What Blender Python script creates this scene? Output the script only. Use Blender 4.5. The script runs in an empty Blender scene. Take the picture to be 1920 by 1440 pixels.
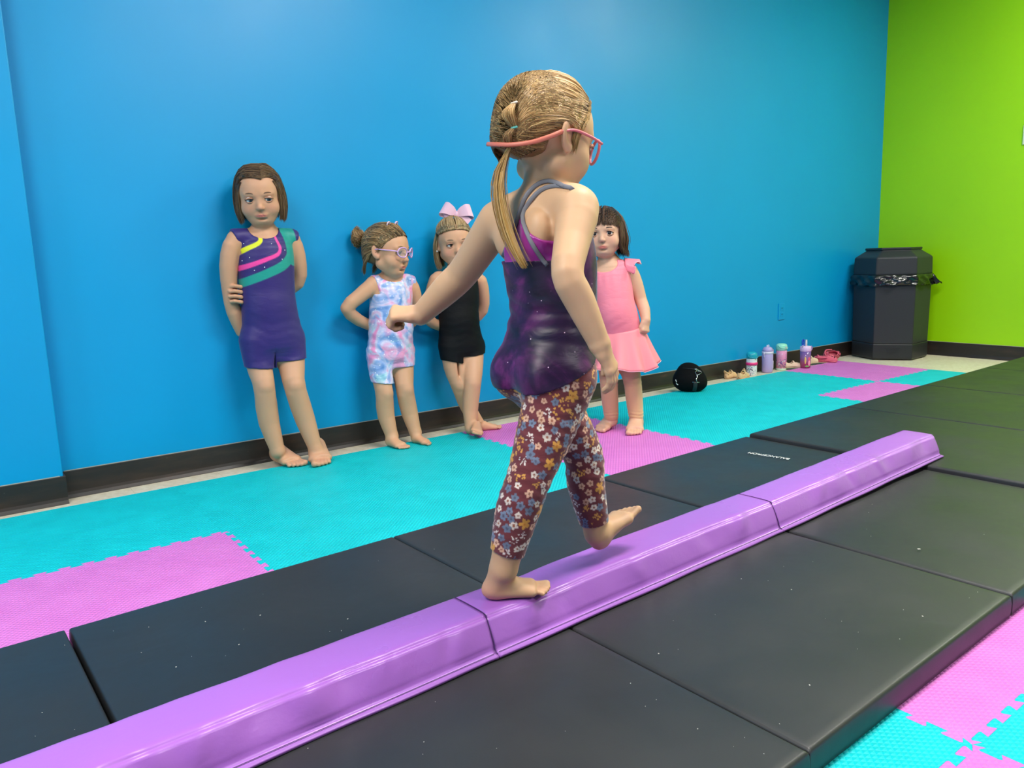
import bpy, bmesh, math, random
import numpy as np
from mathutils import Vector, Matrix
from mathutils.geometry import delaunay_2d_cdt

# ------------------------------------------------------------------ camera
YAW, PITCH, ROLL, FPX, CAMH = 0.6336, -0.1632, -0.0329, 1441.9, 0.779
_cy, _sy = math.cos(YAW), math.sin(YAW)
FW = np.array([_sy*math.cos(PITCH), _cy*math.cos(PITCH), math.sin(PITCH)])
_rt = np.array([_cy, -_sy, 0.0]); _up = np.cross(_rt, FW)
RT = _rt*math.cos(ROLL) + _up*math.sin(ROLL)
UP = -_rt*math.sin(ROLL) + _up*math.cos(ROLL)
CAM = np.array([0.0, 0.0, CAMH])
scene = bpy.context.scene
COL = scene.collection
cam_d = bpy.data.cameras.new('camera'); cam = bpy.data.objects.new('camera', cam_d); COL.objects.link(cam)
cam_d.sensor_width = 36.0; cam_d.lens = FPX*36.0/1920.0; cam_d.clip_start = .02
cam.matrix_world = Matrix(((RT[0], UP[0], -FW[0], CAM[0]), (RT[1], UP[1], -FW[1], CAM[1]), (RT[2], UP[2], -FW[2], CAM[2]), (0, 0, 0, 1)))
scene.camera = cam

# ------------------------------------------------------------------ world, lights, exposure
world = bpy.data.worlds.new('world'); scene.world = world; world.use_nodes = True
world.node_tree.nodes['Background'].inputs[0].default_value = (.9, .95, 1, 1)
world.node_tree.nodes['Background'].inputs[1].default_value = 0.25
vs = scene.view_settings
vs.view_transform = 'Standard'; vs.look = 'None'; vs.gamma = 1.0; vs.use_curve_mapping = False
vs.exposure = 0.0
scene.cycles.use_denoising = True; scene.cycles.sample_clamp_indirect = 6.0; scene.cycles.max_bounces = 7; scene.cycles.diffuse_bounces = 3; scene.cycles.glossy_bounces = 3; scene.cycles.caustics_reflective = False; scene.cycles.caustics_refractive = False

WALL_Y, GREEN_X, CEIL_Z = 3.019, 5.616, 2.75
LEFT_X, FRONT_Y = -4.2, -5.6
# recessed ceiling panels light the room; the fixtures themselves are built with the ceiling
PANELS = [(-3.6, .85), (-.9, .85), (1.85, .85), (4.6, .85), (1.85, -2.0)]
PANEL_GLOW = 39.0

# ------------------------------------------------------------------ geometry of the view: a pixel of the photo and one known coordinate give a point
def ray(u, v): return FW + RT*((u-960)/FPX) - UP*((v-720)/FPX)
def JY(u, v, Y): d = ray(u, v); return CAM + d*(Y/d[1])
def JZ(u, v, Z): d = ray(u, v); return CAM + d*((Z-CAMH)/d[2])
def JX(u, v, X): d = ray(u, v); return CAM + d*(X/d[0])
def JD(u, v, D): return CAM + ray(u, v)*D

# ------------------------------------------------------------------ object helpers
def srgb(r, g, b):
    f = lambda c: (c/255/12.92) if c/255 <= .04045 else ((c/255+.055)/1.055)**2.4
    return (f(r), f(g), f(b))
def tag(o, label=None, cat=None, group=None, kind=None):
    if label: o['label'] = label
    if cat: o['category'] = cat
    if group: o['group'] = group
    if kind: o['kind'] = kind
    return o
def empty(name, loc, label, cat, group=None):
    o = bpy.data.objects.new(name, None); COL.objects.link(o); o.location = loc; o.empty_display_size = .05
    return tag(o, label, cat, group)
def link(name, me, mat=None, parent=None, smooth=False, loc=None, org=None):
    """links a mesh given in world coordinates; under a parent the mesh is shifted to the parent's origin"""
    if mat is not None and not me.materials: me.materials.append(mat)
    if smooth and len(me.polygons): me.polygons.foreach_set('use_smooth', [True]*len(me.polygons))
    o = bpy.data.objects.new(name, me); COL.objects.link(o)
    if parent is not None:
        o.parent = parent
        w = Vector(parent.location); q = parent.parent
        while q is not None: w = w + Vector(q.location); q = q.parent
        if org is None: me.transform(Matrix.Translation(-w))
    elif org is not None:
        me.transform(Matrix.Translation(-Vector(org))); o.location = org
    if loc is not None: o.location = loc
    return o
def mesh_from(name, verts, faces):
    me = bpy.data.meshes.new(name); me.from_pydata([tuple(map(float, v)) for v in verts], [], [tuple(map(int, f)) for f in faces]); me.update()
    return me
def mesh_np(name, V, F):
    """fast mesh from numpy arrays; F is (n,4) quads or (n,3) triangles"""
    me = bpy.data.meshes.new(name); nf, k = F.shape
    me.vertices.add(len(V)); me.vertices.foreach_set('co', np.ascontiguousarray(V, dtype=np.float32).ravel())
    me.loops.add(nf*k); me.loops.foreach_set('vertex_index', np.ascontiguousarray(F, dtype=np.int32).ravel())
    me.polygons.add(nf); me.polygons.foreach_set('loop_start', np.arange(0, nf*k, k, dtype=np.int32))
    me.polygons.foreach_set('loop_total', np.full(nf, k, dtype=np.int32))
    me.update(calc_edges=True); me.validate()
    return me
def set_col(me, C, name='Col'):
    a = me.color_attributes.new(name, 'FLOAT_COLOR', 'POINT')
    c = np.ones((len(me.vertices), 4), dtype=np.float32); c[:, :3] = C
    a.data.foreach_set('color', c.ravel())
def bm_mesh(name, bm):
    me = bpy.data.meshes.new(name); bmesh.ops.recalc_face_normals(bm, faces=bm.faces[:]); bm.to_mesh(me); bm.free(); return me
def box(bm, c, s, rz=0, M=None):
    m = Matrix.Translation(Vector(c)) @ Matrix.Rotation(rz, 4, 'Z') @ Matrix.Diagonal((*s, 1))
    if M is not None: m = M @ m
    return bmesh.ops.create_cube(bm, size=1, matrix=m)['verts']
def box_mesh(name, c, s, bevel=0, seg=2, rz=0, M=None):
    bm = bmesh.new(); box(bm, c, s, rz, M)
    if bevel: bmesh.ops.bevel(bm, geom=bm.edges[:], offset=bevel, segments=seg, affect='EDGES', profile=.5)
    return bm_mesh(name, bm)
def lathe(name, prof, c=(0, 0, 0), n=28, M=None, cap=True):
    V, F = [], []
    for (r, z) in prof:
        for i in range(n):
            a = 2*math.pi*i/n; V.append((c[0]+r*math.cos(a), c[1]+r*math.sin(a), c[2]+z))
    for j in range(len(prof)-1):
        for i in range(n):
            F.append((j*n+i, j*n+(i+1) % n, (j+1)*n+(i+1) % n, (j+1)*n+i))
    if cap: F.append(tuple(range(n-1, -1, -1))); F.append(tuple((len(prof)-1)*n+i for i in range(n)))
    me = mesh_from(name, V, F)
    if M is not None: me.transform(M)
    return me
def catmull(P, n):
    P = np.asarray(P, float)
    if len(P) == 2:
        t = np.linspace(0, 1, n)[:, None]; return P[0]*(1-t)+P[1]*t
    Q = np.vstack([2*P[0]-P[1], P, 2*P[-1]-P[-2]])
    ts = np.linspace(0, len(P)-1-1e-9, n); i = ts.astype(int); t = (ts-i)[:, None]
    a, b, c, d = Q[i], Q[i+1], Q[i+2], Q[i+3]
    return .5*((2*b)+(-a+c)*t+(2*a-5*b+4*c-d)*t*t+(-a+3*b-3*c+d)*t**3)
def tube_arrays(P, rad, n=6, closed=False, flat=None, cap=True):
    """tube along points P; rad scalar or per point; flat=(vector, factor) squashes it along a direction"""
    P = np.asarray(P, float); m = len(P); rad = np.broadcast_to(np.asarray(rad, float), (m,))
    T = np.gradient(P, axis=0)
    if closed: T = np.roll(P, -1, 0)-np.roll(P, 1, 0)
    T /= np.linalg.norm(T, axis=1)[:, None]+1e-12
    ref = np.array([0, 0, 1.0]) if abs(T[0, 2]) < .9 else np.array([1.0, 0, 0])
    if flat is not None: ref = np.asarray(flat[0], float)
    N = np.cross(T, ref); N /= np.linalg.norm(N, axis=1)[:, None]+1e-12; B = np.cross(N, T)
    a = np.arange(n)*2*math.pi/n; ca, sa = np.cos(a), np.sin(a)
    fb = 1.0 if flat is None else flat[1]
    V = P[:, None]+rad[:, None, None]*(ca[None, :, None]*N[:, None]+fb*sa[None, :, None]*B[:, None])
    V = V.reshape(-1, 3); F = []
    for j in range(m if closed else m-1):
        for i in range(n):
            F.append((j*n+i, j*n+(i+1) % n, ((j+1) % m)*n+(i+1) % n, ((j+1) % m)*n+i))
    if not closed and cap: F.append(tuple(range(n-1, -1, -1))); F.append(tuple((m-1)*n+i for i in range(n)))
    return V, F
def tube(name, P, rad, n=6, closed=False, flat=None): return mesh_from(name, *tube_arrays(P, rad, n, closed, flat))

# ------------------------------------------------------------------ materials
def mat(name, color=(.5, .5, .5), rough=.5, spec=.5, metal=0, attr=False, sheen=0, sss=0, trans=0, coat=0, alpha=1):
    m = bpy.data.materials.new(name); m.use_nodes = True
    b = m.node_tree.nodes['Principled BSDF']
    b.inputs['Base Color'].default_value = (*color, 1); b.inputs['Roughness'].default_value = rough
    b.inputs['Specular IOR Level'].default_value = spec; b.inputs['Metallic'].default_value = metal
    b.inputs['Sheen Weight'].default_value = sheen; b.inputs['Transmission Weight'].default_value = trans
    b.inputs['Coat Weight'].default_value = coat; b.inputs['Alpha'].default_value = alpha
    if sss:
        b.inputs['Subsurface Weight'].default_value = sss; b.inputs['Subsurface Radius'].default_value = (1, .35, .2); b.inputs['Subsurface Scale'].default_value = .008
    if attr:
        n = m.node_tree.nodes.new('ShaderNodeVertexColor'); n.layer_name = 'Col'
        m.node_tree.links.new(n.outputs['Color'], b.inputs['Base Color'])
    return m
class NT:
    def __init__(s, m): s.t = m.node_tree; s.b = s.t.nodes['Principled BSDF']
    def n(s, typ, **kw):
        x = s.t.nodes.new('ShaderNode'+typ)
        for k, v in kw.items():
            if hasattr(x, k): setattr(x, k, v)
            else: x.inputs[k.replace('_', ' ')].default_value = v
        return x
    def l(s, a, b): s.t.links.new(a, b)
    def coords(s, scale=(1, 1, 1), rot=(0, 0, 0), kind='Object'):
        t = s.n('TexCoord'); m = s.n('Mapping'); m.inputs['Scale'].default_value = scale; m.inputs['Rotation'].default_value = rot
        s.l(t.outputs[kind], m.inputs[0]); return m.outputs[0]
    def noise(s, vec, scale, detail=3, rough=.5, dist=0):
        x = s.n('TexNoise'); x.inputs['Scale'].default_value = scale; x.inputs['Detail'].default_value = detail
        x.inputs['Roughness'].default_value = rough; x.inputs['Distortion'].default_value = dist
        s.l(vec, x.inputs['Vector']); return x.outputs['Fac']
    def voronoi(s, vec, scale, out='Distance'):
        x = s.n('TexVoronoi'); x.inputs['Scale'].default_value = scale; s.l(vec, x.inputs['Vector']); return x.outputs[out]
    def ramp(s, fac, stops, interp='LINEAR'):
        x = s.n('ValToRGB'); r = x.color_ramp; r.interpolation = interp
        while len(r.elements) < len(stops): r.elements.new(.5)
        for e, (p, c) in zip(r.elements, stops): e.position = p; e.color = (*c, 1) if len(c) == 3 else c
        s.l(fac, x.inputs[0]); return x.outputs[0]
    def math(s, op, a, b=None):
        x = s.n('Math'); x.operation = op
        for i, v in enumerate((a, b)):
            if v is None: continue
            if isinstance(v, (int, float)): x.inputs[i].default_value = v
            else: s.l(v, x.inputs[i])
        return x.outputs[0]
    def mix(s, fac, a, b, typ='MIX'):
        x = s.n('MixRGB'); x.blend_type = typ
        for i, v in enumerate((fac, a, b)):
            if isinstance(v, (int, float)): x.inputs[i].default_value = v
            elif isinstance(v, tuple): x.inputs[i].default_value = (*v, 1)
            else: s.l(v, x.inputs[i])
        return x.outputs[0]
    def bump(s, h, strength=.3, dist=.01, prev=None):
        x = s.n('Bump'); x.inputs['Strength'].default_value = strength; x.inputs['Distance'].default_value = dist
        s.l(h, x.inputs['Height'])
        if prev is not None: s.l(prev, x.inputs['Normal'])
        s.l(x.outputs[0], s.b.inputs['Normal']); return x.outputs[0]
    def base(s, c): s.l(c, s.b.inputs['Base Color'])
    def rough(s, c): s.l(c, s.b.inputs['Roughness'])

def wall_mat(name, c, c2, rough=.38):
    m = mat(name, c, rough, .45); t = NT(m); v = t.coords()
    n1 = t.noise(v, 1.3, 4); t.base(t.ramp(n1, [(.3, c), (.7, c2)]))
    t.rough(t.ramp(t.noise(v, 3.0, 4), [(.2, (rough-.03,)*3), (.8, (rough+.06,)*3)]))
    t.bump(t.noise(v, 160, 3), .06, .002); return m
M_BLUE = wall_mat('blue_paint', srgb(0, 148, 207), srgb(0, 153, 213), .38)
M_GREEN = wall_mat('green_paint', srgb(150, 212, 0), srgb(157, 219, 2), .4)
M_WHITEWALL = wall_mat('pale_paint', srgb(206, 206, 202), srgb(216, 216, 210), .5)
M_CEIL = wall_mat('ceiling_paint', srgb(225, 225, 222), srgb(232, 232, 228), .7)
def vinyl_floor():
    m = mat('vinyl_composition_tile', srgb(222, 211, 188), .42, .5); t = NT(m); v = t.coords()
    a = t.noise(v, 38, 5, .65); b = t.noise(v, 7, 4)
    c = t.ramp(a, [(.35, srgb(205, 192, 166)), (.6, srgb(228, 218, 196))])
    t.base(t.mix(.25, c, t.ramp(b, [(.3, srgb(196, 182, 158)), (.7, srgb(232, 224, 204))]))); return m
M_FLOOR = vinyl_floor()
def cove_mat():
    m = mat('dark_rubber_cove', srgb(40, 33, 30), .42, .45); t = NT(m); v = t.coords()
    a = t.noise(t.coords((1, 1, 5)), 4, 5, .6); b = t.noise(v, 90, 3)
    c = t.ramp(a, [(.45, srgb(38, 34, 32)), (.62, srgb(52, 42, 37)), (.75, srgb(84, 60, 48))])
    t.base(t.mix(t.ramp(b, [(.72, (0, 0, 0)), (.78, (.5, .5, .5))]), c, srgb(108, 98, 92))); t.bump(b, .1, .002); return m
M_COVE = cove_mat()
M_CAULK = mat('old_paint_edge', srgb(176, 168, 156), .5)
def foam_mat(name, c, c2):
    m = mat(name, c, .5, .35); t = NT(m)
    vm = t.n('Mapping'); tc = t.n('TexCoord'); t.l(tc.outputs['Object'], vm.inputs[0]); vm.inputs['Rotation'].default_value = (0, 0, math.radians(45))
    sp = t.n('SeparateXYZ'); t.l(vm.outputs[0], sp.inputs[0])
    pitch = .0098
    def tri(o): # triangle wave 0..1
        f = t.math('FRACT', t.math('MULTIPLY', o, 1/pitch)); return t.math('ABSOLUTE', t.math('SUBTRACT', t.math('MULTIPLY', f, 2), 1))
    a, b = tri(sp.outputs[0]), tri(sp.outputs[1])
    h = t.math('MINIMUM', a, b)
    nz = t.noise(t.coords(), 9, 4)
    t.base(t.ramp(nz, [(.3, c), (.7, c2)]))
    t.bump(h, .85, .0034); return m
M_TEAL = foam_mat('teal_foam', srgb(0, 190, 198), srgb(8, 202, 210))
M_PINK = foam_mat('orchid_foam', srgb(212, 114, 200), srgb(220, 124, 208))
def vinyl_mat(name, c, c2, rough, wr=.5, scale=3.0):
    m = mat(name, c, rough, .5); t = NT(m)
    v = t.coords((1, 1, 1)); n = t.noise(v, scale, 4, .55, .4); g = t.noise(v, 420, 2)
    t.base(t.ramp(t.noise(v, 1.6, 3), [(.35, c), (.65, c2)]))
    b1 = t.bump(n, wr, .02); t.bump(g, .08, .001, b1)
    t.rough(t.ramp(t.noise(v, 5, 4), [(.25, (rough-.06,)*3), (.75, (rough+.08,)*3)])); return m
M_MAT = vinyl_mat('black_vinyl', srgb(35, 36, 38), srgb(41, 41, 41), .44, .18, 3.2)
M_MATSIDE = vinyl_mat('black_vinyl_side', srgb(26, 27, 30), srgb(31, 31, 34), .5, .2, 5)
M_BEAM = vinyl_mat('purple_vinyl', srgb(163, 100, 195), srgb(169, 106, 200), .3, .10, 9)
M_BEAMLIP = vinyl_mat('purple_vinyl_edge', srgb(190, 132, 226), srgb(196, 140, 230), .35, .1, 12)
M_THREAD = mat('dark_purple_thread', srgb(70, 34, 96), .7)
M_LINT = mat('lint', srgb(205, 200, 190), .8)
M_WHITEPRINT = mat('white_print', srgb(235, 235, 232), .6)
M_BLACKP = mat('charcoal_plastic', srgb(44, 45, 49), .45, .4)
M_BLACKP2 = mat('charcoal_plastic_base', srgb(38, 39, 42), .4, .4)
# ================================================================== the room
def struct(name, me, m, parent=None, smooth=False):
    o = link(name, me, m, parent, smooth)
    if parent is None: o['kind'] = 'structure'
    return o
PIL_X = .265; PIL_D = .066       # the left stretch of the blue wall stands a little proud
T = .12
struct('wall_back', box_mesh('wall_back', ((PIL_X+GREEN_X)/2+T/2, WALL_Y+T/2, CEIL_Z/2), (GREEN_X-PIL_X+T, T, CEIL_Z)), M_BLUE)
struct('wall_back_pilaster', box_mesh('wall_back_pilaster', ((PIL_X+LEFT_X)/2-T/2, WALL_Y-PIL_D+(T+PIL_D)/2, CEIL_Z/2), (PIL_X-LEFT_X+T, T+PIL_D, CEIL_Z), .004), M_BLUE)
struct('wall_right', box_mesh('wall_right', (GREEN_X+T/2, (WALL_Y+FRONT_Y)/2, CEIL_Z/2), (T, WALL_Y-FRONT_Y, CEIL_Z)), M_GREEN)
struct('wall_left', box_mesh('wall_left', (LEFT_X-T/2, (WALL_Y+FRONT_Y)/2, CEIL_Z/2), (T, WALL_Y-FRONT_Y, CEIL_Z)), M_BLUE)
struct('wall_front', box_mesh('wall_front', ((LEFT_X+GREEN_X)/2, FRONT_Y-T/2, CEIL_Z/2), (GREEN_X-LEFT_X+2*T, T, CEIL_Z)), M_BLUE)
struct('ceiling', box_mesh('ceiling', ((LEFT_X+GREEN_X)/2, (WALL_Y+FRONT_Y)/2, CEIL_Z+.05), (GREEN_X-LEFT_X+2*T, WALL_Y-FRONT_Y+2*T, .1)), M_CEIL)
floor = struct('floor', box_mesh('floor', ((LEFT_X+GREEN_X)/2, (WALL_Y+FRONT_Y)/2, -.033), (GREEN_X-LEFT_X+2*T, WALL_Y-FRONT_Y+2*T, .06)), M_FLOOR)
# vinyl floor tiles along the wall and by the bin, the ones the photo shows
ts = .305; tile_me = box_mesh('floor_tile', (0, 0, -.0015), (ts-.0006, ts-.0006, .003), .0003, 1); tile_me.materials.append(M_FLOOR)
for i in range(-2, 20):
    for j in range(0, 6):
        x = GREEN_X-ts*(i+.5)+.04; y = WALL_Y-ts*(j+.5)+.02
        if x < -.4 or (j > 0 and x < 4.6) or x > GREEN_X: continue
        o = link('floor_tile', tile_me, None, floor, org=True); o.location = (x, y, 0)
# cove base
def cove(name, p0, p1, h=.0957, th=.006, toe=.016):
    """profile swept from p0 to p1; the room lies to the right of the direction p0 -> p1"""
    d = np.array(p1, float)-np.array(p0, float); d /= np.linalg.norm(d); n = np.array([d[1], -d[0]])
    prof = [(0, h), (th*.7, h), (th, h-.002), (th, .022), (th+.003, .012), (th+.008, .005), (toe, .0015), (toe, 0), (0, 0)]
    V = []
    for p in (p0, p1):
        for (o_, z) in prof: V.append((p[0]+n[0]*o_, p[1]+n[1]*o_, z))
    k = len(prof); F = [(i, (i+1) % k, k+(i+1) % k, k+i) for i in range(k)]+[tuple(range(k)), tuple(range(2*k-1, k-1, -1))]
    me = mesh_from(name, V, F); bm = bmesh.new(); bm.from_mesh(me); return bm_mesh(name, bm)
b1 = struct('baseboard_back', cove('baseboard_back', (PIL_X, WALL_Y), (GREEN_X, WALL_Y)), M_COVE)
link('paint_edge', box_mesh('paint_edge', ((PIL_X+GREEN_X)/2, WALL_Y-.0015, .0968), (GREEN_X-PIL_X-.02, .003, .0022)), M_CAULK, b1)
b2 = struct('baseboard_pilaster', cove('baseboard_pilaster', (LEFT_X, WALL_Y-PIL_D), (PIL_X+.006, WALL_Y-PIL_D)), M_COVE)
link('corner_return', box_mesh('corner_return', (PIL_X+.003, WALL_Y-PIL_D/2+.002, .0475), (.006, PIL_D, .095), .001), M_COVE, b2)
link('paint_edge', box_mesh('paint_edge', ((PIL_X+LEFT_X)/2, WALL_Y-PIL_D-.0015, .0968), (PIL_X-LEFT_X-.02, .003, .0022)), M_CAULK, b2)
b3 = struct('baseboard_right', cove('baseboard_right', (GREEN_X, WALL_Y), (GREEN_X, FRONT_Y)), M_COVE)
link('paint_edge', box_mesh('paint_edge', (GREEN_X-.0015, (WALL_Y+FRONT_Y)/2, .0968), (.003, WALL_Y-FRONT_Y-.04, .0022)), M_CAULK, b3)

# ceiling fixtures (above the frame): framed panels with a glowing diffuser, the room's own light
M_FRAME = mat('white_enamel', srgb(238, 238, 236), .4)
M_DIFF = mat('lit_diffuser', (1, 1, 1), .6); M_DIFF.node_tree.nodes['Principled BSDF'].inputs['Emission Color'].default_value = (1, .96, .90, 1)
M_DIFF.node_tree.nodes['Principled BSDF'].inputs['Emission Strength'].default_value = PANEL_GLOW
fr_bm = bmesh.new()
for (cx, cy, sx, sy) in ((0, .29, 1.24, .03), (0, -.29, 1.24, .03), (.605, 0, .03, .55), (-.605, 0, .03, .55)): box(fr_bm, (cx, cy, -.01), (sx, sy, .02))
fr_me = bm_mesh('panel_frame', fr_bm); fr_me.materials.append(M_FRAME)
df_me = mesh_from('diffuser', [(-.59, -.275, -.006), (-.59, .275, -.006), (.59, .275, -.006), (.59, -.275, -.006)], [(0, 1, 2, 3)]); df_me.materials.append(M_DIFF); M_DIFF.cycles.emission_sampling = 'FRONT'
cols_ = {-3.6: 'first from the left wall', -.9: 'second from the left wall', 1.85: 'third from the left wall', 4.6: 'beside the green wall'}
for (x, y) in PANELS:
    e = empty('ceiling_light', (x, y, CEIL_Z), ('white framed ceiling light panel in the front row, %s' % cols_[x]) if y > 0 else 'single white framed ceiling light panel behind the front row', 'ceiling light', 'ceiling light panels')
    for nm, me in (('frame', fr_me), ('diffuser', df_me)): link(nm, me, None, e, org=True)

# ------------------------------------------------------------------ outlet and switch
out = JY(1464.5, 584, WALL_Y)
e = empty('wall_outlet', (out[0], WALL_Y, out[2]), 'blue painted double outlet plate low on the blue wall', 'outlet')
link('cover_plate', box_mesh('cover_plate', (out[0], WALL_Y-.003, out[2]), (.066, .006, .108), .002), M_BLUE, e)
for dz in (.02, -.02):
    f_ = link('socket', box_mesh('socket', (out[0], WALL_Y-.0065, out[2]+dz), (.032, .003, .027), .001), M_BLUE, e)
    for dx in (-.006, .006):
        link('slot', box_mesh('slot', (out[0]+dx, WALL_Y-.0083, out[2]+dz+.002), (.0022, .001, .009)), mat('slot_dark', srgb(8, 60, 100), .6), f_)
sw = JX(1921, 253, GREEN_X)
e = empty('wall_switch', (GREEN_X, sw[1], sw[2]), 'pale switch plate on the green wall', 'switch')
link('cover_plate', box_mesh('cover_plate', (GREEN_X-.003, sw[1]-.03, sw[2]), (.006, .075, .118), .002), mat('pale_switch', srgb(205, 225, 190), .4), e)
link('toggle', box_mesh('toggle', (GREEN_X-.01, sw[1]-.03, sw[2]), (.012, .01, .022), .002), M_FRAME, e)

# ------------------------------------------------------------------ interlocking foam tiles
S = .61; FX0, FROW, FZ = .593, 2.25, .012
def edge_wave(p0, p1, straight, seed):
    """the shared jigsaw edge between two tiles, from p0 to p1"""
    p0, p1 = np.array(p0, float), np.array(p1, float)
    if straight: return [p0, p1]
    d = (p1-p0)/np.linalg.norm(p1-p0); n = np.array([-d[1], d[0]]); L = np.linalg.norm(p1-p0)
    nt = 11; pt = L/nt; amp = .0075; out_ = [p0]
    for i in range(nt):
        c = (i+.5)*pt; w1, w2 = pt*.19, pt*.30     # dovetail: narrow neck, wide head
        a0, a1 = -amp, amp
        for (s_, h) in ((c-w1, a0), (c-w2, a1*.7), (c-w2+.0035, a1), (c+w2-.0035, a1), (c+w2, a1*.7), (c+w1, a0)):
            out_.append(p0+d*s_+n*h)
    out_.append(p1); return out_
def foam_tile(x, y, m, parent, flags, rot=0, piv=(0, 0)):
    """flags: straight edges (south, east, north, west)"""
    c = [(x, y), (x+S, y), (x+S, y+S), (x, y+S)]
    e_s = edge_wave(c[0], c[1], flags[0], 0); e_e = edge_wave(c[1], c[2], flags[1], 0)
    e_n = edge_wave(c[3], c[2], flags[2], 0)[::-1]; e_w = edge_wave(c[0], c[3], flags[3], 0)[::-1]
    loop = e_s[:-1]+e_e[:-1]+e_n[:-1]+e_w[:-1]
    bm = bmesh.new(); k = len(loop); cen = np.mean(c, axis=0)
    cr, sr = math.cos(rot), math.sin(rot)
    def rp(q): q = np.array(q)-piv; return np.array([cr*q[0]-sr*q[1], sr*q[0]+cr*q[1]])+piv
    sh = []                               # a hair of clearance between tiles
    for q in loop:
        q = np.array(q); dv = q-cen; sh.append(rp(q-dv/np.linalg.norm(dv)*.0002))
    cen = rp(cen)
    lo = [bm.verts.new((q[0]-cen[0], q[1]-cen[1], .0002)) for q in sh]
    mid = [bm.verts.new((q[0]-cen[0], q[1]-cen[1], FZ)) for q in sh]
    for i in range(k):
        j = (i+1) % k; bm.faces.new((lo[i], lo[j], mid[j], mid[i]))
    _, _, tris, orig, _, _ = delaunay_2d_cdt([Vector((v.co.x, v.co.y)) for v in mid], [], [list(range(k))], 1, 1e-7)
    for f in tris:
        ids = [orig[i][0] for i in f]
        bm.faces.new([mid[i] for i in ids]); bm.faces.new([lo[i] for i in ids[::-1]])
    me = bpy.data.meshes.new('foam_tile'); bm.to_mesh(me); bm.free()
    o = link('foam_tile', me, m, parent, org=True); o.location = (cen[0]-parent.location[0], cen[1]-parent.location[1], 0)
    return o
fm = empty('foam_mat', (FX0, FROW, 0), 'teal and orchid interlocking foam floor mat along the blue wall', 'foam mat')
for row in (0, 1):
    for k in range(-4, 7):
        purple = (row == 0 and k in (2, 6)) or (row == 1 and k in (-1, 2, 5)) or (row == 2 and k in (0, 3))
        foam_tile(FX0+k*S, FROW-row*S, M_PINK if purple else M_TEAL, fm, (row == 1, k == 6, row == 0, k == -4))
# the second foam mat in front of the black mats
tc = JZ(1823, 1396, FZ); R2 = .012
fm2 = empty('foam_mat', (tc[0], tc[1], 0), 'teal and orchid interlocking foam mat in the right foreground', 'foam mat')
for i in range(-3, 5):
    for j in range(-4, 1):
        if j == 0:
            # only the lower part of this row shows; it runs under the black mat
            pass
        purple = (i+j) % 2 == 0
        foam_tile(tc[0]+i*S, tc[1]+j*S, M_PINK if purple else M_TEAL, fm2, (j == -4, i == 4, j == 0, i == -3), R2, np.array([tc[0], tc[1]]))

# ------------------------------------------------------------------ black folding mats
MA = .0359; MD = np.array([math.cos(MA), math.sin(MA)]); MN = np.array([-math.sin(MA), math.cos(MA)])
MZ0, MZ1 = FZ, .060
def matp(s_, n_): # mat coordinates -> world xy; origin on the back edge line at X=0
    return np.array([0, 1.7335])+MD*s_+MN*n_
def panel_mesh(name, s0, s1, n0, n1, z0, z1, seed, crown=.0022, rr=.0065):
    """a padded mat panel: rounded top edges, slightly crowned top and puffy sides"""
    rnd = np.random.RandomState(seed)
    def axis(a, b, n):
        inner = np.linspace(a+.03, b-.03, n); return np.concatenate([[a, a+rr*.15, a+rr*.5, a+rr, a+.018], inner, [b-.018, b-rr, b-rr*.5, b-rr*.15, b]])
    A, B = axis(s0, s1, 18), axis(n0, n1, 26); ph = rnd.rand(8)*6
    V, idx = [], {}
    def edge_drop(t, a, b):
        d = min(t-a, b-t)
        return 0 if d >= rr else rr-math.sqrt(max(rr*rr-(rr-d)**2, 0))
    for i, a in enumerate(A):
        for j, b in enumerate(B):
            w = math.sin(math.pi*(a-s0)/(s1-s0))*math.sin(math.pi*(b-n0)/(n1-n0))
            dz = crown*math.sqrt(max(w, 0))+.0012*math.sin(7*a+ph[0]+2*math.sin(5*b+ph[1]))*math.sqrt(max(w, 0))
            e1, e2 = edge_drop(a, s0, s1), edge_drop(b, n0, n1); dr = rr-math.sqrt(max(0, (rr-e1)**2+(rr-e2)**2-rr**2)) if False else max(e1, e2)
            p = matp(a, b); idx[i, j] = len(V); V.append((p[0], p[1], z1+dz-dr))
    F = []
    for i in range(len(A)-1):
        for j in range(len(B)-1): F.append((idx[i, j], idx[i+1, j], idx[i+1, j+1], idx[i, j+1]))
    # sides
    ring = [(i, 0) for i in range(len(A))]+[(len(A)-1, j) for j in range(1, len(B))]+[(i, len(B)-1) for i in range(len(A)-2, -1, -1)]+[(0, j) for j in range(len(B)-2, 0, -1)]
    cx = matp((s0+s1)/2, (n0+n1)/2); prev = [idx[q] for q in ring]; levels = ((.7, .0012), (.35, .0012), (.06, .0003), (0, -.004))
    for (fz, puff) in levels:
        cur = []
        for (i, j) in ring:
            a, b = A[i], B[j]; oa = (-puff if i == 0 else puff if i == len(A)-1 else 0); ob = (-puff if j == 0 else puff if j == len(B)-1 else 0)
            p = matp(a+oa, b+ob); cur.append(len(V)); V.append((p[0], p[1], z0+(z1-rr-z0)*fz))
        m_ = len(ring)
        for q in range(m_): F.append((prev[(q+1) % m_], prev[q], cur[q], cur[(q+1) % m_]))
        prev = cur
    F.append(tuple(prev))
    return mesh_from(name, V, F)
def seam_s(u, v, z): q = JZ(u, v, z)[:2]-np.array([0, 1.7335]); return float(q@MD), float(q@MN)
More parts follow.
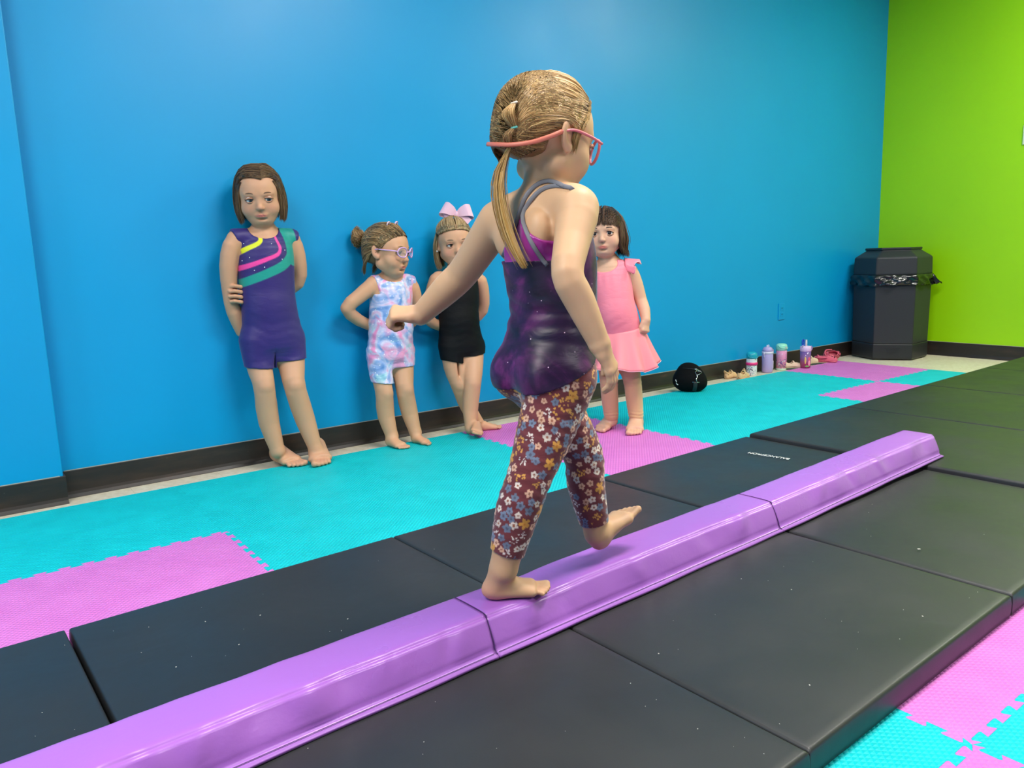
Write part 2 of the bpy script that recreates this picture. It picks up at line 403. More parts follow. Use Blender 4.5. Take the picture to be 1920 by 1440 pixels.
def folding_mat(label, cuts, n0, n1, z0, z1, gaps, seed, n1s=None):
    c = matp(cuts[0], n0); e_ = empty('folding_mat', (c[0], c[1], z0), label, 'gym mat', 'black folding gym mats')
    for i in range(len(cuts)-1):
        a, b = cuts[i]+gaps[i]/2, cuts[i+1]-gaps[i+1]/2
        nn = n1 if n1s is None else n1s[i]
        p_ = link('panel', panel_mesh('panel', a, b, n0, nn, z0, z1, seed+i), M_MAT, e_, True)
    for i in range(1, len(cuts)-1):      # the hinge cloth that joins two panels
        a = cuts[i]; w = gaps[i]/2+.012
        low = i % 2 == 1
        zz = z0+.004 if low else z1-.0095
        V = []
        for n_ in (n0+.01, n1-.01):
            for s_ in (a-w, a+w):
                for z in (zz-.0015, zz+.0015): p = matp(s_, n_); V.append((p[0], p[1], z))
        F = [(0, 1, 3, 2), (4, 6, 7, 5), (0, 4, 5, 1), (2, 3, 7, 6), (1, 5, 7, 3), (0, 2, 6, 4)]
        link('hinge_flap', mesh_from('hinge_flap', V, F), M_MATSIDE, e_)
    return e_
cuts1 = [-.645, .128+.0, .905, 1.690, 2.475]
s_a = [seam_s(127, 1182, .06)[0], .5*(seam_s(1075, 1175, .06)[0]+seam_s(1510, 1410, .06)[0]), .5*(seam_s(1126, 897, .06)[0]+seam_s(1900, 1116, .06)[0]), seam_s(1768, 886, .06)[0]]
cuts1 = [s_a[0]-.765]+s_a
nfront = .5*(seam_s(1905, 1112, .06)[1]+seam_s(1512, 1410, .06)[1])
mat1 = folding_mat('long black folding mat lying under most of the purple beam', cuts1, nfront, 0.0, MZ0, MZ1, [.004, .007, .002, .008, .002], 3)
s2 = s_a[3]+.004
n_b2 = seam_s(1397, 815, .072)[1]
s_33 = seam_s(1740, 783, .072)[0]
cuts2 = [s2, s_33, s_33+.762, s_33+1.524, min(s_33+2.286, 5.54)]
nmax2 = (GREEN_X-.03)
mat2 = folding_mat('black folding mat nearest the green wall, under the far end of the beam', cuts2, nfront+.02, n_b2, MZ0, .072, [.004, .005, .003, .004, .004], 11)
# printed brand on the mat, read from the wall side
tcv = bpy.data.curves.new('print_text', 'FONT'); tcv.body = 'BALANCEFROM'; tcv.size = .05; tcv.align_x = 'CENTER'; tcv.align_y = 'CENTER'; tcv.extrude = .0003
to = bpy.data.objects.new('print_text', tcv); COL.objects.link(to)
bpy.context.view_layer.update()
tm = bpy.data.meshes.new_from_object(to.evaluated_get(bpy.context.evaluated_depsgraph_get()))
bpy.data.objects.remove(to)
pa, pb = JZ(1404, 849, .064), JZ(1480, 861, .064); tl = np.linalg.norm(pa-pb)
xs = np.array([v.co.x for v in tm.vertices]); wtxt = xs.max()-xs.min()
dv = pa-pb; ang = math.atan2(dv[1], dv[0]); mid_ = (pa+pb)/2
tm.transform(Matrix.Translation((mid_[0], mid_[1], .0649)) @ Matrix.Rotation(ang, 4, 'Z') @ Matrix.Diagonal((tl/wtxt, tl/wtxt*1.25, 1, 1)))
link('brand_print', tm, M_WHITEPRINT, mat1)

# ------------------------------------------------------------------ the folding floor beam
BZ0, BH = .0642, .0715
b_end = JZ(1720, 817, BZ0+BH); b_j2 = (JZ(1385, 925, BZ0+BH)+JZ(1446, 942, BZ0+BH))/2; b_j1 = (JZ(853, 1119, BZ0+BH)+JZ(908, 1152, BZ0+BH))/2
BD = (b_end-b_j1)[:2]; BL = np.linalg.norm(BD); BD /= BL; BN = np.array([-BD[1], BD[0]])
t2 = float((b_j2-b_j1)[:2]@BD)
t_rise = float((matp(s2, -.55)-b_j1[:2])@BD)      # the last section is propped up by the thicker mat
def bpt(t, n_, z): p = b_j1[:2]+BD*t+BN*n_; return (p[0], p[1], z+.0125*min(1, max(0, (t-t2)/(t_rise-t2))))
beam = empty('balance_beam', bpt(0, 0, BZ0), 'long purple vinyl folding floor balance beam on the black mats', 'balance beam'); beam['kind'] = 'thing'
def beam_section(t0, t1, seed, dents=()):
    rnd = np.random.RandomState(seed); nt = int((t1-t0)/.006)
    tw, bw = .050, .076     # half widths, top and base
    lip, lipz = .088, .006
    # profile from front lip over the top to the back lip: (n, z) with an id for wrinkling
    prof = [(-lip, 0), (-lip, .005), (-bw-.001, .007), (-bw+.003, .012)]
    for f in np.linspace(.15, .9, 8): prof.append((-(bw+(tw-bw)*f)-.002*math.sin(math.pi*f), .010+(BH-.010)*f))
    for a in np.linspace(20, 80, 4): prof.append((-tw+.007-.010*math.cos(math.radians(a)), BH-.010+.010*math.sin(math.radians(a))))
    for f in np.linspace(-.75, .75, 7): prof.append((f*tw, BH+.0008*(1-f*f)))
    for a in np.linspace(80, 20, 4): prof.append((tw-.007+.010*math.cos(math.radians(a)), BH-.010+.010*math.sin(math.radians(a))))
    for f in np.linspace(.9, .15, 5): prof.append(((bw+(tw-bw)*f), .010+(BH-.010)*f))
    prof += [(bw-.003, .012), (bw+.001, .007), (lip, .005), (lip, 0)]
    waves = [(rnd.uniform(t0+.05, t1-.05), rnd.uniform(.012, .045), rnd.uniform(-1, 1), rnd.uniform(-.5, .5)) for _ in range(int((t1-t0)*22))]
    V = []; k = len(prof); tt = np.linspace(t0, t1, nt)
    for t in tt:
        endf = min(1, (t-t0)/.02, (t1-t)/.02)
        for (n_, z) in prof:
            nn, zz = n_, z
            if z > .013:
                edge = math.exp(-((z-(BH-.010))/.02)**2)*(1 if n_ < 0 else .5)
                side = max(0, 1-abs((z-.04)/.035)) if n_ < -tw+.004 else 0
                w = 0
                for (c, s_, a, sl) in waves:
                    x = (t-c-sl*(BH-z))/s_
                    if abs(x) < 3: w += a*math.exp(-x*x)
                nn += .0036*w*(edge+.9*side)*(-1 if n_ < 0 else 1)
                if n_ < 0 and abs(n_) > tw*.6: zz += .0024*w*edge
                for (c, s_, dep) in dents:
                    x = (t-c)/s_
                    if abs(x) < 3: zz -= dep*math.exp(-x*x)*(1 if z > BH-.02 else z/BH)
            if z <= .013 and abs(n_) > bw-.004: nn += .0025*math.sin(t*19+seed)*(.5 if z < .006 else .3)*(1 if n_ > 0 else -1)*endf
            V.append(bpt(t, nn, BZ0+zz))
    F = []
    for i in range(len(tt)-1):
        for j in range(k-1): F.append((i*k+j, i*k+j+1, (i+1)*k+j+1, (i+1)*k+j))
        F.append((i*k+k-1, i*k, (i+1)*k, (i+1)*k+k-1))
    F.append(tuple(range(k-1, -1, -1))); F.append(tuple((len(tt)-1)*k+j for j in range(k)))
    bm = bmesh.new(); bm.from_mesh(mesh_from('s', V, F)); me = bm_mesh('beam_section', bm)
    o = link('beam_section', me, M_BEAM, beam, True)
    # stitch line along the front lip
    P = [bpt(t, -bw-.0045, BZ0+.0082) for t in np.linspace(t0+.004, t1-.004, 60)]
    link('stitch_line', tube('stitch_line', P, .0007, 4), M_THREAD, beam)
    return o
foot_t = .0
beam_section(-t2*1.0-.0, -.0012, 5)
beam_section(.0012, t2-.0012, 6, dents=((.155, .07, .004),))
beam_section(t2+.0012, BL, 7)
for tj in (0, t2):
    P = [bpt(tj, n_, BZ0+z) for (n_, z) in ((-.083, .007), (-.0765, .012), (-.068, .035), (-.0535, .064), (-.046, .0715), (0, .0725), (.046, .0715))]
    link('hinge_seam', tube('hinge_seam', catmull(P, 30), .0011, 5), M_THREAD, beam)
# lint and specks on the mats: too small to pick apart
rnd = random.Random(4); bm = bmesh.new()
spots = [(1723, 1029, .004), (488, 1153, .0018), (450, 1298, .002), (330, 1250, .0016), (385, 1165, .0016), (1518, 1284, .0016), (1484, 1105, .0015), (652, 1160, .0016), (640, 1182, .0012), (1390, 1085, .0015), (1105, 1140, .0012), (448, 1208, .0016), (1235, 1225, .0015), (1730, 1155, .002)]
for _ in range(90): spots.append((rnd.uniform(60, 1850), rnd.uniform(900, 1420), rnd.uniform(.0004, .0010)))
for (u, v, s_) in spots:
    q = JZ(u, v, .066); sn = seam_s(u, v, .066)
    if sn[0] < cuts1[0]+.03 or sn[0] > cuts1[-1]-.03 or sn[1] > -.02 or sn[1] < nfront+.02: continue
    tb = float((q[:2]-b_j1[:2])@BN)
    if abs(tb) < .1: continue
    if min(abs(sn[0]-c) for c in cuts1) < .015: continue
    box(bm, (q[0], q[1], .0655), (s_*1.6, s_, .0008), rnd.uniform(0, 3))
lo = link('lint_specks', bm_mesh('lint_specks', bm), M_LINT)
tag(lo, 'tiny pale specks of lint scattered on the black mats', 'lint', kind='stuff')
# ================================================================== smooth bodies: implicit shapes, meshed as one continuous surface
def unit(v): v = np.asarray(v, float); return v/(np.linalg.norm(v)+1e-12)
f4 = np.float32
def nrm(q): return np.sqrt(np.einsum('ij,ij->i', q, q))
class Shape:
    """ordered list of operations on a distance field"""
    def __init__(s): s.ops = []; s.R = np.eye(3); s.o = np.zeros(3); s.sc = 1.0
    def frame(s, o, R, sc=1.0): s.o, s.R, s.sc = np.asarray(o, float), np.asarray(R, float), sc   # rows of R: local axes in world
    def w(s, p): return s.o+s.sc*(np.asarray(p, float)@s.R)
    def world(s): s.o, s.R, s.sc = np.zeros(3), np.eye(3), 1.0
    def copy(s): c = Shape(); c.ops = list(s.ops); return c
    def _add(s, fn, lo, hi, k, op): s.ops.append((op, fn, np.asarray(lo)-.05, np.asarray(hi)+.05, k))
    def ell(s, c, r, k=.012, op='add', axes=None):
        c = s.w(c); r = np.asarray(r, float)*s.sc; A = s.R if axes is None else np.asarray(axes, float)@s.R
        c4, A1, A2 = c.astype(f4), (A.T/r).astype(f4), (A.T/(r*r)).astype(f4)
        def fn(P):
            q = P-c4; k0 = nrm(q@A1); return k0*(k0-f4(1))/np.maximum(nrm(q@A2), f4(1e-9))
        m = r.max(); s._add(fn, c-m, c+m, k*s.sc if s.sc != 1 else k, op)
    def cone(s, a, b, ra, rb, k=.012, op='add'):
        a, b = s.w(a), s.w(b); ra *= s.sc; rb *= s.sc; ba = b-a; L2 = ba@ba+1e-12
        a4, b4, bl = a.astype(f4), ba.astype(f4), (ba/L2).astype(f4); r0, dr = f4(ra), f4(rb-ra)
        def fn(P):
            q = P-a4; h = np.minimum(np.maximum(q@bl, 0), 1); return nrm(q-h[:, None]*b4)-(r0+dr*h)
        m = max(ra, rb); s._add(fn, np.minimum(a, b)-m, np.maximum(a, b)+m, k*s.sc if s.sc != 1 else k, op)
    def chain(s, pts, rads, k=.012, n=None, op='add'):
        """tapered limb through points, smoothly interpolated"""
        P = np.array([np.asarray(p, float) for p in pts]); r = np.asarray(rads, float)
        n = n or (len(P)-1)*3+1
        Q = catmull(P, n); R_ = catmull(np.c_[r, r, r], n)[:, 0]
        for i in range(n-1): s.cone(Q[i], Q[i+1], R_[i], R_[i+1], k, 'grp')
        s.ops.append(('end', None, None, None, k))
    def eseg(s, a, b, ra, rb, lat, k=.012, op='add', cap=.6):
        """elliptic segment: ra, rb = (half width along lat, half depth)"""
        a, b = s.w(a), s.w(b); w = b-a; L = np.linalg.norm(w); w = w/L; lat = np.asarray(lat, float)@s.R
        u = unit(lat-(lat@w)*w); v = np.cross(w, u); ra, rb = np.asarray(ra)*s.sc, np.asarray(rb)*s.sc
        a4, M4 = a.astype(f4), np.stack([u, v, w], 1).astype(f4); L4 = f4(L); ra4, rb4 = ra.astype(f4), (rb-ra).astype(f4); c4 = f4(cap)
        def fn(P):
            q = (P-a4)@M4; t = q[:, 2]; h = np.minimum(np.maximum(t/L4, 0), 1)
            A = ra4[0]+rb4[0]*h; B = ra4[1]+rb4[1]*h
            x = q[:, 0]/A; y = q[:, 1]/B; Cc = np.minimum(A, B)*c4; z = (t-h*L4)/Cc
            k0 = np.sqrt(x*x+y*y+z*z); x /= A; y /= B; z /= Cc
            return k0*(k0-f4(1))/np.maximum(np.sqrt(x*x+y*y+z*z), f4(1e-6))
        m = max(max(ra), max(rb)); s._add(fn, np.minimum(a, b)-m, np.maximum(a, b)+m, k*s.sc if s.sc != 1 else k, op)
    def loft(s, secs, lat, k=.015, n=None):
        """secs: (point, half width, half depth[, lateral vector]) from the bottom up"""
        P = np.array([c[0] for c in secs], float); ab = np.array([(c[1], c[2], 0) for c in secs], float)
        Ls = np.array([np.asarray(c[3] if len(c) > 3 else lat, float) for c in secs])
        n = n or (len(P)-1)*2+1; Q = catmull(P, n); A = catmull(ab, n); Lq = catmull(Ls, n)
        for i in range(n-1): s.eseg(Q[i], Q[i+1], A[i][:2], A[i+1][:2], Lq[i], k, 'grp', cap=.5)
        s.ops.append(('end', None, None, None, k))
    def off(s, d): s.ops.append(('off', d, None, None, 0))
    def inter(s, fn, k=0): s.ops.append(('int', fn, None, None, k))
    def cut(s, fn, k=0): s.ops.append(('cut', fn, None, None, k))
    def disp(s, fn): s.ops.append(('disp', fn, None, None, 0))
    def keep_half(s, p, n, k=0):
        """keeps the side the normal n points away from"""
        p, n = np.asarray(p, float), unit(n); s.inter(lambda P: (P-p)@n, k)
    def ev(s, P, lo=None, hi=None):
        P = P.astype(f4); f = np.full(len(P), .1, f4); ga = None
        for (op, fn, l, h, k) in s.ops:
            if l is not None and lo is not None and (np.any(l > hi) or np.any(h < lo)): continue
            if op == 'off': f = f-fn; continue
            if op == 'disp': f = f+fn(P); continue
            if op == 'end':
                if ga is None: continue
                d = ga; ga = None; op = 'add'
            else: d = fn(P)
            if op == 'grp': ga = d if ga is None else np.minimum(ga, d); continue
            if op == 'add':
                if k > 0: hh = np.maximum(f4(k)-np.abs(f-d), 0); f = np.minimum(f, d)-hh*hh*f4(.25/k)
                else: f = np.minimum(f, d)
            else:
                if op in ('sub', 'cut'): d = -d
                if k > 0: hh = np.maximum(f4(k)-np.abs(f-d), 0); f = np.maximum(f, d)+hh*hh*f4(.25/k)
                else: f = np.maximum(f, d)
        return f
    def mesh(s, name, h, smooth=2, region=None):
        N = 20; C = N*h; hd = C*.87
        adds = [(l+.02, hh-.02) for (op, fn, l, hh, k) in s.ops if op in ('add', 'grp')]
        lo = np.min([a[0] for a in adds], axis=0)-h
        ch = set()
        for (l, hh) in adds:
            if region is not None: l = np.maximum(l, region[0]); hh = np.minimum(hh, region[1])
            i0 = np.floor((l-lo)/C).astype(int); i1 = np.floor((hh-lo)/C).astype(int)
            for i in range(i0[0], i1[0]+1):
                for j in range(i0[1], i1[1]+1):
                    for k in range(i0[2], i1[2]+1): ch.add((i, j, k))
        ch = np.array(sorted(ch)); cen = lo+(ch+.5)*C
        # distance of every chunk centre to every primitive: far chunks and far primitives drop out
        D = {}; f0 = np.full(len(cen), .1); mn = np.full(len(cen), 9.0)
        for n_, (op, fn, l, hh, k) in enumerate(s.ops):
            if op in ('off', 'disp', 'end'): continue
            D[n_] = fn(cen.astype(f4))
            if op in ('add', 'grp'): mn = np.minimum(mn, D[n_])
        keep_ = {n_: ((D[n_] < mn+2*hd+s.ops[n_][4]+.004) & (D[n_] < hd+.05)) if s.ops[n_][0] in ('add', 'grp') else (D[n_] < hd+s.ops[n_][4]+.03) if s.ops[n_][0] == 'sub' else np.ones(len(cen), bool) for n_ in D}
        f0 = s.ev(cen); go = np.where(np.abs(f0) < hd+.014)[0]
        g = np.arange(N+1)*h; GX = np.stack(np.meshgrid(g, g, g, indexing='ij'), -1).reshape(-1, 3).astype(f4)
        B = 1 << 20; ids, pos, quads = [], [], []
        corner = [(a, b, c) for a in (0, 1) for b in (0, 1) for c in (0, 1)]
        cn = np.array(corner); edges = [(i, j) for i in range(8) for j in range(i+1, 8) if np.abs(cn[i]-cn[j]).sum() == 1]
        def gid(i, j, k): return ((i+16)*B+(j+16))*B+(k+16)
        def work(q_):
            quads = []
            ci, cj, ck = ch[q_]; o = lo+ch[q_]*C
            sub = Shape(); sub.ops = [p_[:2]+(None, None, p_[4]) for n_, p_ in enumerate(s.ops) if n_ not in keep_ or keep_[n_][q_]]
            f = sub.ev(o.astype(f4)+GX).reshape(N+1, N+1, N+1); ins = f < 0
            if ins.all() or not ins.any(): return None
            cnt = sum(ins[x:x+N, y:y+N, z:z+N].astype(np.int8) for (x, y, z) in corner)
            act = np.argwhere((cnt > 0) & (cnt < 8))
            if not len(act): return None
            vals = np.stack([f[act[:, 0]+x, act[:, 1]+y, act[:, 2]+z] for (x, y, z) in corner], 1)
            acc = np.zeros((len(act), 3)); num = np.zeros(len(act))
            for (i, j) in edges:
                vi, vj = vals[:, i], vals[:, j]; m = (vi < 0) != (vj < 0); t = np.where(m, vi/(vi-vj+1e-20), 0)
                acc += np.where(m[:, None], cn[i]+t[:, None]*(cn[j]-cn[i]), 0); num += m
            ps_ = o+(act+acc/num[:, None])*h; base = np.array([ci, cj, ck])*N
            id_ = gid(act[:, 0]+base[0], act[:, 1]+base[1], act[:, 2]+base[2])
            for ax in range(3):
                sl0 = [slice(0, N)]*3; sl1 = [slice(0, N)]*3; sl1[ax] = slice(1, N+1)
                A0, A1 = ins[tuple(sl0)], ins[tuple(sl1)]
                e = np.argwhere(A0 != A1)
                if not len(e): continue
                flip = A0[e[:, 0], e[:, 1], e[:, 2]]; g_ = e+base
                u, v = (ax+1) % 3, (ax+2) % 3; du = np.zeros(3, int); dv = np.zeros(3, int); du[u] = 1; dv[v] = 1
                q = [gid(*(g_-du-dv).T), gid(*(g_-dv).T), gid(*g_.T), gid(*(g_-du).T)]
                Q = np.stack(q, 1); Q[~flip] = Q[~flip][:, ::-1]; quads.append(Q)
            return ps_, id_, quads
        for out_ in map(work, go):
            if out_ is not None: pos.append(out_[0]); ids.append(out_[1]); quads += out_[2]
        ids = np.concatenate(ids); pos = np.concatenate(pos); Q = np.concatenate(quads)
        o_ = np.argsort(ids); ids, pos = ids[o_], pos[o_]
        ix = np.searchsorted(ids, Q); ix = np.clip(ix, 0, len(ids)-1); ok = (ids[ix] == Q).all(1); F = ix[ok]
        for _ in range(smooth):
            E = np.concatenate([F[:, [0, 1]], F[:, [1, 2]], F[:, [2, 3]], F[:, [3, 0]]])
            n = np.bincount(E[:, 0], minlength=len(pos))+1e-9; av = np.stack([np.bincount(E[:, 0], pos[E[:, 1], d], len(pos)) for d in range(3)], 1)/n[:, None]
            pos = np.where(n[:, None] > .5, pos*.5+av*.5, pos)
        return pos, F

# ---------------------------------------------------------------- skin, hair and cloth materials
def skin_mat():
    m = mat('skin', (.6, .4, .3), .5, .35, attr=True, sss=.12); t = NT(m)
    t.bump(t.noise(t.coords(), 350, 2), .04, .001); return m
M_SKIN = skin_mat()
M_EYE = mat('eye', (1, 1, 1), .12, .5, attr=True)
def hair_mat(name, cols, rough=.42):
    m = mat(name, cols[0], rough, .4, attr=True); return m
M_HAIR = hair_mat('hair', [(.2, .12, .06)])
def cloth_mat(name, color, rough=.6, sheen=.2, attr=False, wr=.25, scale=18, spec=.4):
    m = mat(name, color, rough, spec, attr=attr, sheen=sheen); t = NT(m)
    t.bump(t.noise(t.coords((1, 1, 2.2)), scale, 3, .55, .6), wr, .006); return m

# ---------------------------------------------------------------- anatomy pieces
HEAD_R = lambda f, roll=0, pitch=0: None
def head_axes(face, pitch=0.0, roll=0.0):
    """rows: person's right, forward, up; face = horizontal facing direction; pitch < 0 looks down; roll > 0 tips to her right"""
    f = unit([face[0], face[1], 0]); z = np.array([0, 0, 1.0]); r = np.cross(f, z)
    f2 = f*math.cos(pitch)+z*math.sin(pitch); u2 = np.cross(r, f2)
    r3 = r*math.cos(roll)-u2*math.sin(roll); u3 = np.cross(r3, f2); return np.array([r3, f2, u3])
def add_head(S, c, R, sc=1.0, lips_open=False):
    """child's head about .2 m tall at sc=1; origin at the centre of the skull"""
    S.frame(c, R, sc); e = S.ell
    e((0, -.014, .028), (.0715, .086, .076), .02)
    e((0, .022, .020), (.064, .060, .062), .03)
    e((0, .030, -.030), (.056, .050, .056), .025)
    e((0, .044, -.072), (.027, .026, .021), .03)
    for q in (-1, 1):
        e((q*.036, .044, -.036), (.028, .029, .029), .018)
        S.cone((q*.048, .004, -.050), (q*.022, .042, -.074), .019, .016, .02)
    S.cone((0, .070, .004), (0, .0885, -.026), .0055, .0072, .012)            # nose bridge to tip
    e((0, .0905, -.0280), (.0088, .0082, .0072), .007)
    for q in (-1, 1): e((q*.0082, .0845, -.0305), (.0060, .0072, .0052), .005)
    for q in (-1, 1):
        e((q*.0305, .0890, -.0012), (.0175, .0135, .0115), .010, 'sub')         # eye sockets
        S.cone((q*.014, .0775, .0175), (q*.044, .0655, .0165), .0052, .0045, .012)  # brow ridge
    e((0, .0735, -.0532), (.0200, .0078, .0044), .008)
    e((0, .0728, -.0608), (.0170, .0078, .0048), .008)
    if lips_open: e((0, .0815, -.0568), (.0115, .0065, .0026), .002, 'sub')
    else:
        for q in (-1, 1): S.cone((0, .0818, -.0576), (q*.0195, .0730, -.0538), .0013, .0008, .002, 'sub')
    e((0, .079, -.0405), (.004, .004, .0075), .006, 'sub')                     # philtrum
    e((0, .0705, -.0685), (.013, .006, .0030), .010, 'sub')                     # under the lip
    for q in (-1, 1):
        A = np.array([[1, 0, 0], [0, .94, .34], [0, -.34, .94]])
        B = np.array([[math.cos(q*.45), math.sin(q*.45), 0], [-math.sin(q*.45), math.cos(q*.45), 0], [0, 0, 1]])
        e((q*.0735, -.004, -.006), (.0065, .0170, .0275), .006, 'add', A@B)
        e((q*.0805, .000, -.002), (.0055, .0100, .0160), .005, 'sub', A@B)
        e((q*.0735, .004, -.024), (.0050, .0075, .0085), .005, 'add')
    S.world()
def face_color(P, c, R, sc, base, lip=(.58, .16, .14), blush=.25):
    q = ((P-c)@R.T)/sc; C = np.tile(np.asarray(base, float), (len(P), 1))
    def g(p, r): return np.exp(-(((q-np.array(p))/np.array(r))**2).sum(1))
    for s_ in (-1, 1):
        w = blush*g((s_*.038, .065, -.032), (.02, .03, .018))[:, None]; C = C*(1-w)+w*np.array([.66, .22, .17])
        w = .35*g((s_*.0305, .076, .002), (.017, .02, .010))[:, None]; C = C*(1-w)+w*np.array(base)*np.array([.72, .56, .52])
        w = .35*g((s_*.076, -.002, -.006), (.012, .02, .028))[:, None]; C = C*(1-w)+w*np.array([.70, .28, .20])
    w = np.clip(1.6*g((0, .080, -.0570), (.0205, .018, .0072))-.35, 0, .85)[:, None]; C = C*(1-w)+w*np.array(lip)
    w = np.clip(1.4*g((0, .080, -.0570), (.019, .02, .0017))-.3, 0, .6)[:, None]; C = C*(1-w)+w*np.array([.26, .06, .06])
    w = .25*g((0, .093, -.028), (.012, .012, .010))[:, None]; C = C*(1-w)+w*np.array([.66, .28, .22])
    return C
def add_eyes(parent, c, R, sc, iris=(.05, .03, .02), gaze=(0, 0), brow=(.16, .09, .05), half=.0):
    def W(p): return np.asarray(c)+sc*(np.asarray(p, float)@R)
    for q, nm in ((-1, 'eye'), (1, 'eye')):
        r = .0136; n1, n2 = 18, 24; V = []; F = []; gx = math.atan2(gaze[0], 1); gz = gaze[1]
        ctr = np.array([q*.0305, .0668, -.0015]); d = unit([gaze[0], 1, gz])
        a = unit(np.cross(d, [0, 0, 1])); b = np.cross(a, d); C = []
        for i in range(n1+1):
            th = math.pi*i/n1
            for j in range(n2):
                ph = 2*math.pi*j/n2
                V.append(W(ctr+r*(d*math.cos(th)+(a*math.cos(ph)+b*math.sin(ph))*math.sin(th))))
                C.append((.01, .01, .012) if th < .26 else iris if th < .56 else (.015, .012, .01) if th < .62 else (.78, .74, .71))
        for i in range(n1):
            for j in range(n2): F.append((i*n2+j, (i+1)*n2+j, (i+1)*n2+(j+1) % n2, i*n2+(j+1) % n2))
        me = mesh_np('eye', np.array(V), np.array(F)); set_col(me, C); link('eye', me, M_EYE, parent, True)
        # upper lid with its lash line, lower lid, brow
        def arc(up, lift, fwd, w=.0155, n=9):
            out_ = []
            for t in np.linspace(-1, 1, n):
                x = ctr[0]+w*t; z = ctr[2]+lift+up*(1-t*t)+q*t*(-.0008)
                y = ctr[1]+math.sqrt(max(1e-6, (r+fwd)**2-(min(abs(w*t), r*.98))**2-(z-ctr[2])**2*.8)) if abs(w*t) < r+fwd else ctr[1]
                out_.append(W((x, y, z)))
            return out_
        link('eyelid', tube('eyelid', arc(.0078-half, .0012, .0012), .0030*sc, 7), None, parent, True).data.materials.append(M_LID)
        link('lashes', tube('lashes', arc(.0066-half, .0002, .0026), np.array([.0004, .0011, .0014, .0015, .0015, .0015, .0014, .0011, .0004])*sc, 5), M_LASH, parent, True)
        link('eyelid', tube('eyelid', arc(-.0066, -.0030, .0006), .0022*sc, 7), None, parent, True).data.materials.append(M_LID)
        P = [W((q*x, y, z)) for (x, y, z) in ((.0135, .0835, .0170), (.024, .0828, .0212), (.036, .0780, .0215), (.0475, .0690, .0170))]
        link('eyebrow', tube('eyebrow', catmull(P, 12), np.array([.0012, .0020, .0022, .0022, .0022, .0021, .0020, .0018, .0016, .0013, .001, .0006])*sc, 5), M_BROW[brow], parent, True)
M_LID = mat('eyelid_skin', (.42, .22, .145), .6, .15)
M_LASH = mat('eyelash', (.012, .008, .006), .6)
M_BROW = {k: mat('eyebrow_hair', k, .7) for k in ((.16, .09, .05), (.22, .14, .08), (.05, .03, .02))}
def add_foot(S, heel, toe, ankle, side, up=(0, 0, 1), W=.40, k=.010, ra=.024):
    """heel, toe: points on the ground under the heel's back and the toe tips; side=+1 right foot, -1 left"""
    heel, toe, ankle, up = (np.asarray(v, float) for v in (heel, toe, ankle, up))
    heel, toe = heel+unit(up)*.001, toe+unit(up)*.001
    f = toe-heel; L = np.linalg.norm(f); f /= L; up = unit(up-(up@f)*f); r = np.cross(f, up)    # r: to her right
    med = -side*r                                                                                 # towards the big toe
    def P(a, m, z): return heel+f*(a*L)+med*(m*L)+up*(z*L)
    S.cone(ankle, P(.20, 0, .17), ra, .135*L, k)
    S.ell(P(.16, 0, .115), (.135*L, .115*L, .115*L), .010, 'add', np.array([f, med, up]))
    S.eseg(P(.22, 0, .19), P(.70, .01, .085), (.145*L, .17*L), (.19*L, .080*L), med, .014)
    S.eseg(P(.25, -.03, .085), P(.70, -.05, .07), (.10*L, .080*L), (.14*L, .068*L), med, .010)
    S.ell(P(.70, .10, .075), (.10*L, .085*L, .072*L), .012, 'add', np.array([f, med, up]))
    for i, (m0, m1, e, rr) in enumerate(((.135, .125, .995, .056), (.062, .060, .985, .041), (-.008, -.002, .955, .039), (-.072, -.062, .915, .037), (-.130, -.118, .865, .035))):
        S.cone(P(.70, m0*.90, .066), P(e-rr*1.0-.045, m1*1.06, .058), rr*L*.95, rr*L*.88, .002)
        S.cone(P(e-rr-.045, m1*1.06, .058), P(e-rr, m1*1.06, rr*.95), rr*L*.88, rr*L*1.02, .001)
def add_hand(S, wrist, d, n, L, side, curl=(.3, .5, .4), spread=.10, thumb=(.5, .5), rw=.019, k=.008):
    """d: wrist to knuckles, n: back of the hand; side=+1 right hand; curl: bend at the three finger joints"""
    wrist, d = np.asarray(wrist, float), unit(d); n = unit(np.asarray(n, float)-(np.asarray(n, float)@d)*d)
    t = side*np.cross(n, d)            # towards the little finger for a right hand seen from the back
    t = np.cross(d, n)*(1 if side > 0 else -1)
    Lp = .50*L; W = .21*L
    S.eseg(wrist, wrist+d*Lp*.35, (rw, rw*.82), (W*.92, .115*L), t, k)
    S.eseg(wrist+d*Lp*.3, wrist+d*Lp*.95, (W*.95, .12*L), (W*1.02, .095*L), t, .006)
    fl = (.43, .48, .45, .36)
    for i in range(4):
        off = (i-1.5)/1.5; base = wrist+d*Lp*(.95-.05*abs(off-(-.3)))-n*.006*L+t*(off*W*.78)
        fd = unit(d+t*off*spread); seg = np.array([.45, .30, .25])*fl[i]*L; a = 0; p = base; r0 = .062*L*(1-.10*(i == 3))
        S.ell(base, (r0*1.15,)*3, .005)
        for j in range(3):
            a += curl[j]; dd = fd*math.cos(a)-n*math.sin(a); q = p+dd*seg[j]
            S.cone(p, q, r0*(1-.07*j), r0*(.95-.08*j), .0025); p = q
    b = wrist+d*Lp*.25-t*W*.75-n*.02*L; a0, a1 = thumb
    d1 = unit(d*.75-t*.65*a0-n*.35); p1 = b+d1*.22*L; d2 = unit(d*.9+t*.25*a1-n*.45*a1); p2 = p1+d2*.16*L; p3 = p2+unit(d2+t*.3*a1-n*.2*a1)*.13*L
    S.cone(b, p1, .080*L, .070*L, .008); S.cone(p1, p2, .066*L, .062*L, .003); S.cone(p2, p3, .060*L, .052*L, .003)

